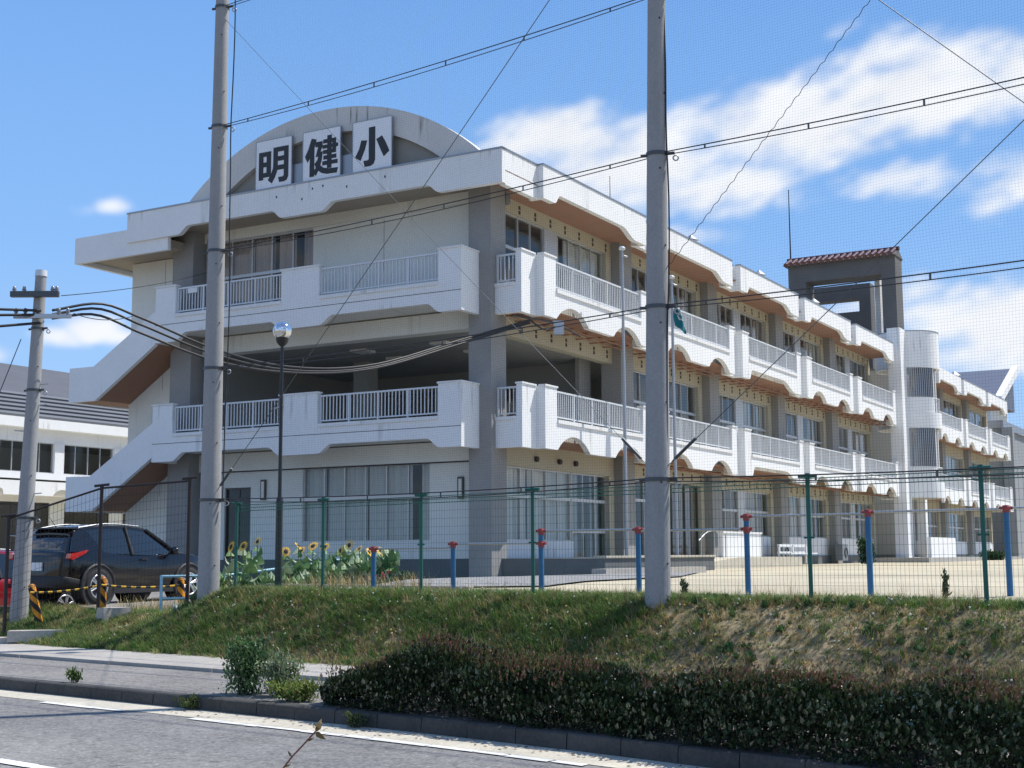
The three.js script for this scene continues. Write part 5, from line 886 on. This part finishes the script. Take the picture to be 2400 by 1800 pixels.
// how green the bank is: lush on the left and along the top, burnt and bare towards the right
const greenness = (s, t) => { const a = fbm(s * 0.55 + 30, t * 0.8, 3, 4), b = fbm(s * 1.9 + 5, t * 1.9, 9, 3); let g = lerp(0.98, 0.16, sstep(-0.8, 2.4, s)) + (a - 0.5) * 1.5 + (b - 0.5) * 0.8; g = Math.max(g, sstep(4.92, 5.2, t) * 0.95 + (b - 0.5) * 0.4); if (s < -11) g -= 0.45 * sstep(-11, -12.5, s); return clamp(g); };
{
  const M1 = softM('grass blades'), tufts = [tuftGeo(11, 0.13, 0.014, 0.06, 0.9), tuftGeo(9, 0.17, 0.012, 0.05, 0.7), tuftGeo(12, 0.085, 0.02, 0.075, 1.1)], buckets = [[], [], []];
  for (let i = 0; i < 36000; i++) {
    const s = rnd() < 0.3 ? rr(-11, 1) : rr(-15, 9.5), t = 3.66 + Math.pow(rnd(), 0.9) * 2.25, g = greenness(s, t), bare = fbm(s * 1.1 + 80, t * 1.4, 5, 4);
    const dens = lerp(0.62, 1, g) * sstep(0.22, 0.44, bare + g * 0.3); if (rnd() > dens) continue;
    const edge = sstep(5.0, 5.35, t), sc = lerp(0.55, 1.1, g) * rr(0.6, 1.25) * (1 - edge * 0.1);
    let c; const u = rnd(); if (u < g * 0.95) c = rnd() < 0.45 ? C3(...GREEN) : rnd() < 0.4 ? C3(...LUSH) : C3(...OLIVE); else c = rnd() < 0.4 ? C3(...STRAW) : rnd() < 0.6 ? C3(...DRY) : C3(...OLIVE);
    buckets[i % 3].push([RD(s, t, bankY(s, t) - 0.015), rr(0, 6.28), sc, c]);
  }
  buckets.forEach((b, k) => tag(scatter('grass', tufts[k], M1, b), ['grass of middling height covering the bank', 'tall thin grass scattered over the bank', 'short broad turf covering the bank'][k], 'grass'));
  // broad-leaved weeds in the grass
  const ros = merge(Array.from({ length: 9 }, (_, k) => { const g = leafGeo(0.09, 0.05, 0.2, 0.3); g.rotateX(rr(0.5, 1.2)); g.rotateY(k * 0.7 + rr(-0.2, 0.2)); return g; })), items = [];
  for (let i = 0; i < 1700; i++) { const s = rr(-13, 9), t = rr(3.8, 5.9), g = greenness(s, t); if (rnd() > 0.15 + 0.75 * g || fbm(s * 1.5, t * 1.5, 21, 3) < 0.44) continue; items.push([RD(s, t, bankY(s, t)), rr(0, 6.28), rr(0.5, 1.25), rnd() < 0.8 ? C3(0.062, 0.125, 0.04) : C3(0.14, 0.17, 0.08)]); }
  tag(scatter('weeds', ros, softM('weed leaves'), items), 'broad-leaved weeds scattered through the grass of the bank', 'weeds');
  const fl = new THREE.IcosahedronGeometry(0.012, 0), fi = []; for (let i = 0; i < 420; i++) { const s = rr(-10, 8), t = rr(3.8, 5.6); fi.push([RD(s, t, bankY(s, t) + rr(0.05, 0.13)), rr(0, 6), rr(0.6, 1.3), rnd() < 0.7 ? lin(0.6, 0.58, 0.5) : lin(0.55, 0.42, 0.08)]); }
  tag(scatter('wildflowers', fl, leafM('petals', 0.7), fi), 'tiny pale wildflowers dotted over the bank', 'flowers');
  // straw, stones and litter on the bare soil
  const st = []; for (let i = 0; i < 2600; i++) { const s = rr(-13, 9), t = rr(3.62, 5.3); if (greenness(s, t) > 0.6 && rnd() < 0.7) continue; st.push([RD(s, t, bankY(s, t) + 0.004), new THREE.Quaternion().setFromEuler(new THREE.Euler(rr(0, 6), rr(0, 6), rr(0, 6))), [rr(0.4, 1.6), rr(0.4, 1), rr(0.4, 1.4)], C3(0.22, 0.17, 0.11, 0.5)]); }
  tag(scatter('soil_crumbs', new THREE.IcosahedronGeometry(0.018, 0), leafM('clods', 1), st), 'clods and small stones on the bare soil of the bank', 'soil');
  // grass creeping over the pavement's back edge and along the yard side of the fence
  const ed = []; for (let i = 0; i < 2600; i++) { const yard = rnd() < 0.6, s = rr(-9, 9.5), t = yard ? rr(5.6, 6.9) : rr(3.5, 3.72), d = fbm(s * 0.9, t, 14, 3); if (d < (yard ? 0.5 : 0.42)) continue; const q = RD(s, t, 0), y = yard ? groundY(q.x, -q.z) : -1.545; ed.push([RD(s, t, y), rr(0, 6.28), rr(0.4, 0.95), rnd() < 0.55 ? C3(...GREEN) : C3(...STRAW)]); }
  tag(scatter('edge_grass', tufts[1], M1, ed), 'thin dry grass along the foot of the fence and the pavement edge', 'grass');
}
// ------------------------------------------------------------------ clipped hedge behind the kerb
const hedgeH = (s) => { const base = lerp(0.36, 0.60, sstep(-0.7, 0.7, s)) * (1 - 0.22 * sstep(1.0, 3.2, s)) + 0.1 * sstep(3, 6, s); return base * (1 + (fbm(s * 1.6 + 3, 1, 5, 4) - 0.5) * 0.55); };
{
  const o = thing('hedge', 'dark glossy clipped hedge with reddish shoots between road and pavement', 'hedge', RD(3, 0.75, -1.55)), org = o.position, items = [], reds = [], q = new THREE.Quaternion(), e = new THREE.Euler();
  const S0h = -0.72, S1h = 9.6;
  for (let i = 0; i < 112000; i++) {
    const s = lerp(S0h, S1h, rnd()), H = hedgeH(s), endr = sstep(S0h, S0h + 0.55, s), a = rr(-0.75, 3.89), k = Math.pow(rnd(), 0.42);      // round the section, nearer the skin than the heart
    const hole = fbm(s * 2.8 + 40, a * 2.6, 23, 3); if (k > 0.8 && hole > 0.585 && rnd() < 0.85) continue;
    const wob = (fbm(s * 2.2, a * 1.6, 31, 3) - 0.5) * 0.4, c = Math.cos(a), sn = Math.sin(a), sup = 1 / Math.pow(Math.pow(Math.abs(c), 3) + Math.pow(Math.abs(sn), 3), 1 / 3);
    const hw = 0.66 * (0.55 + 0.45 * endr), t = 0.72 + c * sup * hw * k * (1 + wob), y = Math.max(-0.04, (sn * sup * k * (1 + wob) * 0.62 + 0.38) * H * (0.6 + 0.4 * endr));
    e.set(rr(0.1, 1.7), rr(0, 6.283), rr(-0.6, 0.6)); q.setFromEuler(e);
    const topness = sn * k, young = topness > 0.74 && fbm(s * 1.3 + 9, t * 1.5, 6, 3) > 0.4 && rnd() < 0.6;
    const col = young ? rnd() < 0.5 ? C3(0.24, 0.13, 0.09, 0.4) : C3(0.15, 0.17, 0.055, 0.4) : rnd() < 0.14 && topness > 0.6 ? C3(0.10, 0.135, 0.04) : C3(0.034, 0.058, 0.025, 0.5);
    const p = RD(s, t, -1.55 + y); p.sub(org); items.push([p, q.clone(), rr(0.5, 1.35), col]);
  }
  scatter('leaves', leafGeo(0.052, 0.03, 0.25, 0.12), new THREE.MeshPhysicalMaterial({ color: 0xffffff, roughness: 0.3, side: THREE.DoubleSide, clearcoat: 1, clearcoatRoughness: 0.16 }), items, o);
  for (let i = 0; i < 2600; i++) {                                    // shoots standing above the clipped top
    const s = lerp(S0h + 0.2, S1h, rnd()), t = 0.72 + rr(-0.58, 0.58), H = hedgeH(s) * (0.97 - 0.25 * Math.pow(Math.abs(t - 0.72) / 0.58, 3)); if (fbm(s * 1.3 + 9, t * 1.5, 6, 3) < 0.42) continue; const h = rnd() < 0.12 ? rr(0.15, 0.3) : rr(0.02, 0.15);
    for (let k = 0; k < 5; k++) { e.set(rr(0.1, 1.1), k * 2.4 + rnd(), 0); const p = RD(s, t, -1.55 + H + h * (k / 5)); p.x += rr(-0.01, 0.01); p.sub(org); reds.push([p, q.setFromEuler(e).clone(), rr(0.5, 0.95), rnd() < 0.42 ? C3(0.38, 0.18, 0.13, 0.4) : rnd() < 0.45 ? C3(0.27, 0.21, 0.11, 0.4) : C3(0.17, 0.2, 0.065)]); }
  }
  scatter('young_shoots', leafGeo(0.042, 0.022, 0.3, 0.1), leafM('young hedge leaves', 0.32), reds, o);
  const br = []; for (let i = 0; i < 260; i++) { const s = lerp(S0h + 0.15, S1h, rnd()), t = 0.76 + rr(-0.25, 0.25), H = hedgeH(s) * 0.8; const a = RD(s, t, -1.58).sub(org), b = RD(s + rr(-0.2, 0.2), t + rr(-0.3, 0.3), -1.55 + H * rr(0.6, 1)).sub(org); br.push(rod(a, b, 0.008, 0.003, 5)); }
  M.twig = plain('hedge twig bark', 0.06, 0.045, 0.032, 0.9); obj('branches', br, M.twig, o).userData.kind = 'stuff';
  tag(scatter('leaf_litter', leafGeo(0.05, 0.03, 0.1, 0.05), leafM('dead leaves', 0.8), Array.from({ length: 900 }, () => { const s = rr(-2.6, 9), t = rnd() < 0.75 ? rr(0.18, 1.5) : rr(-0.42, -0.02); e.set(1.57 + rr(-0.3, 0.3), 0, rr(0, 6.28)); return [RD(s, t, t > 0 ? -1.545 : -1.688), q.setFromEuler(e).clone(), rr(0.5, 1.1), C3(0.12, 0.085, 0.045, 0.5)]; })), 'dry leaf litter under the hedge and in the gutter', 'leaves');
}
// ------------------------------------------------------------------ roadside shrubs and weeds
function bush(name, label, pos, rx, ry, rz, n, leaf, cols, mat, group, stems = 10, upright = 0) {
  const o = thing(name, label, 'plant', pos, 0, group), items = [], q = new THREE.Quaternion(), e = new THREE.Euler(), br = [], tips = [];
  for (let i = 0; i < stems; i++) { const a = rr(0, 6.28), r = Math.sqrt(rnd()) * 0.75, h = ry * rr(0.6, 1.0), b = V3(Math.cos(a) * r * rx, h * (upright ? 1 : 1 - 0.35 * r), Math.sin(a) * r * rz), f = V3(b.x * 0.35, 0, b.z * 0.35); tips.push([f, b]); br.push(tube([f.clone().add(V3(0, -0.05, 0)), f.clone().lerp(b, 0.5).add(V3(rr(-0.03, 0.03), 0, rr(-0.03, 0.03))), b], 0.006, 5, 6)); }
  for (let i = 0; i < n; i++) { const [f, b] = tips[Math.floor(rnd() * stems)], t = Math.pow(rnd(), 0.7), c = f.clone().lerp(b, t), sp = 0.16 * Math.min(rx, ry) * 3 * (0.5 + rnd()) * (1 - 0.45 * t); c.add(V3(rr(-1, 1) * sp, rr(-0.5, 0.6) * sp, rr(-1, 1) * sp)); if (c.y < 0.01) c.y = 0.01; e.set(rr(0.2, 1.5), rr(0, 6.28), rr(-0.4, 0.4)); items.push([c, q.setFromEuler(e).clone(), rr(0.6, 1.25), C3(...cols[Math.floor(rnd() * cols.length)])]); }
  obj('stems', br, M.twig, o).userData.kind = 'stuff'; scatter('leaves', leaf, mat, items, o); return o;
}
{
  const lm = softM('shrub leaves'), l1 = leafGeo(0.05, 0.026, 0.25, 0.2), l2 = leafGeo(0.06, 0.02, 0.2, 0.4);
  bush('roadside_shrub', 'tall leafy green shrub growing by the kerb left of the hedge', RD(-2.1, 0.5, -1.555), 0.36, 0.68, 0.3, 3000, l1, [[0.11, 0.215, 0.07], [0.18, 0.28, 0.13], [0.075, 0.16, 0.05]], lm, undefined, 16, 1);
  bush('roadside_shrub', 'pale grey-green feathery shrub beside the tall one by the kerb', RD(-1.62, 0.62, -1.555), 0.32, 0.5, 0.3, 1700, l2, [[0.24, 0.31, 0.16], [0.3, 0.33, 0.2], [0.15, 0.22, 0.09]], lm, undefined, 14, 1);
  bush('kerb_weed', 'low yellow-green weeds between the shrub and the hedge', RD(-1.05, 0.4, -1.555), 0.4, 0.24, 0.3, 1500, l2, [[0.22, 0.28, 0.05], [0.15, 0.24, 0.045], [0.27, 0.28, 0.08]], lm, undefined, 14);
  bush('kerb_weed', 'small lone weed sprouting from the kerb on bare pavement', RD(-5.05, 0.26, -1.55), 0.13, 0.17, 0.12, 240, l2, [[0.12, 0.17, 0.035], [0.08, 0.14, 0.03]], lm, undefined, 7);
  bush('gutter_weed', 'small weed sprouting from the gutter below the shrub', RD(-2.35, -0.04, -1.69), 0.17, 0.16, 0.1, 260, l2, [[0.1, 0.15, 0.04], [0.13, 0.15, 0.05]], lm, undefined, 8);
  bush('gutter_weed', 'small weed in the gutter in the shade of the hedge', RD(0.3, -0.05, -1.69), 0.16, 0.14, 0.1, 220, l2, [[0.06, 0.1, 0.03], [0.1, 0.12, 0.05]], lm, undefined, 8);
  for (const [X, d, h, l] of [[5.35, 17.0, 0.42, 'tall thin weed standing behind the fence near the right-hand blue post'], [2.3, 18.4, 0.3, 'leafy weed at the fence foot right of the bank pole']]) bush('tall_weed', l, W(X, groundY(X, d), d), 0.07, h, 0.07, 200, l2, [[0.07, 0.1, 0.04], [0.1, 0.11, 0.05]], lm, undefined, 5, 1);
  for (const [u, v, r, h, l] of [[31, -0.9, 0.5, 1.5, 'dark green potted bush in front of the long front'], [60.5, -1.0, 1.0, 0.7, 'bright green low bush by the far wing']]) bush('yard_bush', l, bw(u, -0.5, v), r, h, r, 1800, leafGeo(0.14, 0.09, 0.2, 0.2), [[0.03, 0.07, 0.02], [0.05, 0.1, 0.03]], lm, undefined, 16);
  const seed = tuftGeo(7, 0.34, 0.009, 0.05, 0.35), se = []; for (let i = 0; i < 420; i++) { const s = rr(-9, 9.4), t = rnd() < 0.6 ? rr(5.0, 5.8) : rr(3.9, 5.0); if (fbm(s * 1.2, t, 17, 3) < 0.5) continue; se.push([RD(s, t, bankY(s, t)), rr(0, 6.28), rr(0.5, 1.1), rnd() < 0.55 ? C3(...STRAW) : C3(0.2, 0.13, 0.075)]); }
  tag(scatter('seed_heads', seed, softM('dry seed stalks'), se), 'tall dry seed stalks standing out of the bank grass', 'grass');
  // stalks of dry grass by the bollards and along the flower bed
  const dry = tuftGeo(9, 0.42, 0.012, 0.05, 0.5), di = []; for (let i = 0; i < 260; i++) { const near = rnd() < 0.35, X = near ? rr(-7.5, -6.0) : rr(-4.2, -1.4), d = near ? rr(25.4, 26.2) : rr(23.4, 24.8) - (X + 3) * 0.8; di.push([W(X, groundY(X, d), d), rr(0, 6.28), rr(0.5, 1.0), rnd() < 0.75 ? C3(...STRAW) : C3(...OLIVE)]); }
  tag(scatter('dry_stalks', dry, leafM('straw', 0.8), di), 'dry straw-coloured grass stalks by the bollards and the flower bed', 'grass');
}
// ------------------------------------------------------------------ sunflower bed
{
  struct('bed_edge', along(-10.2, -4.2, [[6.95, -0.9], [6.95, -0.5], [7.07, -0.5], [7.07, -0.9]]), M.slabc);
  const heads = [[-5.14, 0.18, 24.92], [-4.96, 0.19, 25.25], [-4.8, 0.28, 25.55], [-4.34, 0.09, 26.32], [-4.2, 0.2, 26.53], [-4.13, 0.11, 26.65], [-3.96, 0.2, 26.92], [-3.74, 0.18, 27.24], [-3.53, 0.11, 27.54], [-3.37, 0.22, 27.79], [-3.16, 0.15, 28.07], [-2.98, 0.08, 28.32], [-2.79, 0.1, 28.57], [-2.57, 0.06, 28.87]];
  const petalM = plain('sunflower petal', 0.82, 0.47, 0.02, 0.6), discM = plain('sunflower disc', 0.05, 0.028, 0.012, 0.9), stemM = plain('sunflower stem', 0.1, 0.16, 0.05, 0.7), leafMs = [[0.19, 0.31, 0.12], [0.36, 0.45, 0.29], [0.1, 0.2, 0.07]].map((c, i) => { const m = softM(['sunflower leaf', 'pale sunflower leaf', 'deep sunflower leaf'][i]); m.color.setRGB(...c); m.roughness = 0.6; return m; });
  const leaf = (() => { const g = new THREE.PlaneGeometry(1, 1, 4, 5), p = g.attributes.position; for (let i = 0; i < p.count; i++) { const x = p.getX(i) * 2, t = p.getY(i) + 0.5, w = 0.1 * Math.sin(Math.PI * Math.pow(clamp(t * 0.96 + 0.02), 0.6)); p.setXYZ(i, x * w, t * 0.19, Math.abs(x) * w * 0.35 - 0.07 * t * t); } g.computeVertexNormals(); return ni(g); })();
  const petals = merge(Array.from({ length: 18 }, (_, k) => { const g = leafGeo(0.065, 0.026, 0.2, 0.1); g.translate(0, 0.045, 0); g.rotateZ(k * Math.PI / 9 + rr(-0.05, 0.05)); return g; })), disc = (() => { const g = new THREE.SphereGeometry(0.045, 14, 8); g.scale(1, 1, 0.35); return ni(g); })();
  const plant = (X, Y, d, bloom, label) => {
    const y0 = groundY(X, d), H = Y - y0, o = thing('sunflower', label, 'sunflower', W(X, y0, d), 0, bloom ? 'sunflowers in bloom' : 'sunflowers without flowers'), lx = rr(-0.04, 0.04), st = tube([V3(0, -0.05, 0), V3(lx, H * 0.55, rr(-0.03, 0.03)), V3(lx * 1.3, H, 0.02)], 0.011, 6, 10);
    obj('stem', st, stemM, o);
    for (let k = 0; k < 13; k++) { const l = obj('leaf', leaf, leafMs[Math.floor(rnd() * 3)], o), h = H * lerp(0.1, 0.93, k / 13); l.position.set(lx * h / H, h, 0); l.rotation.set(rr(0.75, 1.5), k * 2.4 + rr(-0.3, 0.3), 0, 'YXZ'); l.scale.setScalar(rr(0.85, 1.4) * (h > H * 0.8 ? 0.75 : 1)); }
    if (bloom) { const hd = new THREE.Group(); hd.name = 'flower_head'; hd.position.set(lx * 1.3, H, 0.02); hd.rotation.set(rr(-0.75, -0.1), (rnd() < 0.65 ? -1 : 1) * rr(0.3, 1.45), 0, 'YXZ'); hd.scale.setScalar(rr(0.85, 1.1)); o.add(hd); obj('petals', petals, petalM, hd); obj('disc', disc, discM, hd); }
  };
  for (const [X, Y, d] of heads) plant(X, Y, d, true, 'yellow sunflower blooming in the bed in front of the gable end');
  for (let i = 0; i < 44; i++) { const t = (i + rnd()) / 44, X = lerp(-5.5, -2.5, t) + rr(-0.25, 0.25), d = lerp(24.5, 28.8, t) + rr(-0.6, 0.2); plant(X, groundY(X, d) + rr(0.45, 0.72) + (i === 9 ? 0.35 : 0), d, false, 'leafy sunflower plant without a flower in the bed'); }
  const fl = [], sp = merge(Array.from({ length: 6 }, () => { const g = new THREE.IcosahedronGeometry(0.02, 0); g.scale(0.8, 1.5, 0.8); g.translate(rr(-0.04, 0.04), rr(0.08, 0.24), rr(-0.04, 0.04)); return ni(g); }));
  for (let i = 0; i < 60; i++) { const t = rnd(), X = lerp(-4.6, -2.3, t) + rr(-0.2, 0.2), d = lerp(25.0, 28.8, t) - rr(0.4, 0.9); if (fbm(t * 9, 2, 3, 2) < 0.45) continue; fl.push([W(X, groundY(X, d), d), rr(0, 6), rr(0.7, 1.2), C3(0.3, 0.03, 0.045)]); }
  tag(scatter('red_flowers', sp, leafM('red petals', 0.7), fl), 'low red bedding flowers in front of the sunflowers', 'flowers');
  const lo = []; for (let i = 0; i < 500; i++) { const t = rnd(), X = lerp(-5.6, -2.2, t) + rr(-0.2, 0.2), d = lerp(24.2, 28.8, t) - rr(0.2, 0.9); lo.push([W(X, groundY(X, d), d), rr(0, 6), rr(0.8, 1.6), rnd() < 0.3 ? C3(0.25, 0.28, 0.22) : C3(0.05, 0.1, 0.035)]); }
  tag(scatter('bedding_leaves', merge(Array.from({ length: 8 }, (_, k) => { const g = leafGeo(0.11, 0.06, 0.2, 0.3); g.rotateX(rr(0.2, 1.2)); g.rotateY(k * 0.8); g.translate(0, rr(0, 0.06), 0); return g; })), leafM('bedding leaves', 0.5), lo), 'low leafy bedding plants in front of the sunflowers', 'plants');
}
// ------------------------------------------------------------------ a bare shoot close to the camera
{
  const P = (px, py, d) => { const p = THREE.MathUtils.degToRad(7.2), x = (px - 1200) / 3175, y = (900 - py) / 3175, Yd = y * Math.cos(p) + Math.sin(p), Zd = Math.cos(p) - y * Math.sin(p); return W(x / Zd * d, Yd / Zd * d, d); };
  const d = 2.3, foot = W(-0.52, -1.66, 2.35), pts = [foot, W(-0.47, -1.0, 2.32), P(610, 1900, d), P(660, 1795, d), P(700, 1750, d), P(735, 1712, d)].map((p) => p.clone().sub(foot)), o = thing('roadside_shoot', 'single reddish shoot with a curled brown leaf tip on the near verge', 'plant', foot);
  obj('stem', tube(pts, 0.0016, 6, 50), plain('red stem', 0.17, 0.06, 0.045, 0.6), o);
  const lm = plain('bronze young leaf', 0.14, 0.1, 0.03, 0.5), e = new THREE.Euler(), mk = (p, l, w, rx, ry, rz) => { const m = obj('leaf', leafGeo(l, w, 0.4, 0.5), lm, o); m.position.copy(p); m.rotation.set(rx, ry, rz); };
  const tip = pts[5]; mk(tip, 0.021, 0.011, 0.2, 0.3, -0.6); mk(tip, 0.02, 0.011, 0.4, 1.4, -1.4); mk(tip, 0.02, 0.01, -0.2, -0.5, -2.3); mk(tip, 0.02, 0.012, 0.6, 2.4, 0.3);
  mk(pts[4].clone().lerp(pts[5], 0.4), 0.014, 0.004, 0, 0, -1.2); mk(pts[3].clone().lerp(pts[4], 0.5), 0.014, 0.004, 0, 0, 0.7); mk(pts[3], 0.012, 0.004, 0, 0, -1.3);
  struct('near_verge', Q(-20, 20, -16, -6.62, -1.66), M.soil);
}
renderer.render(scene, camera);
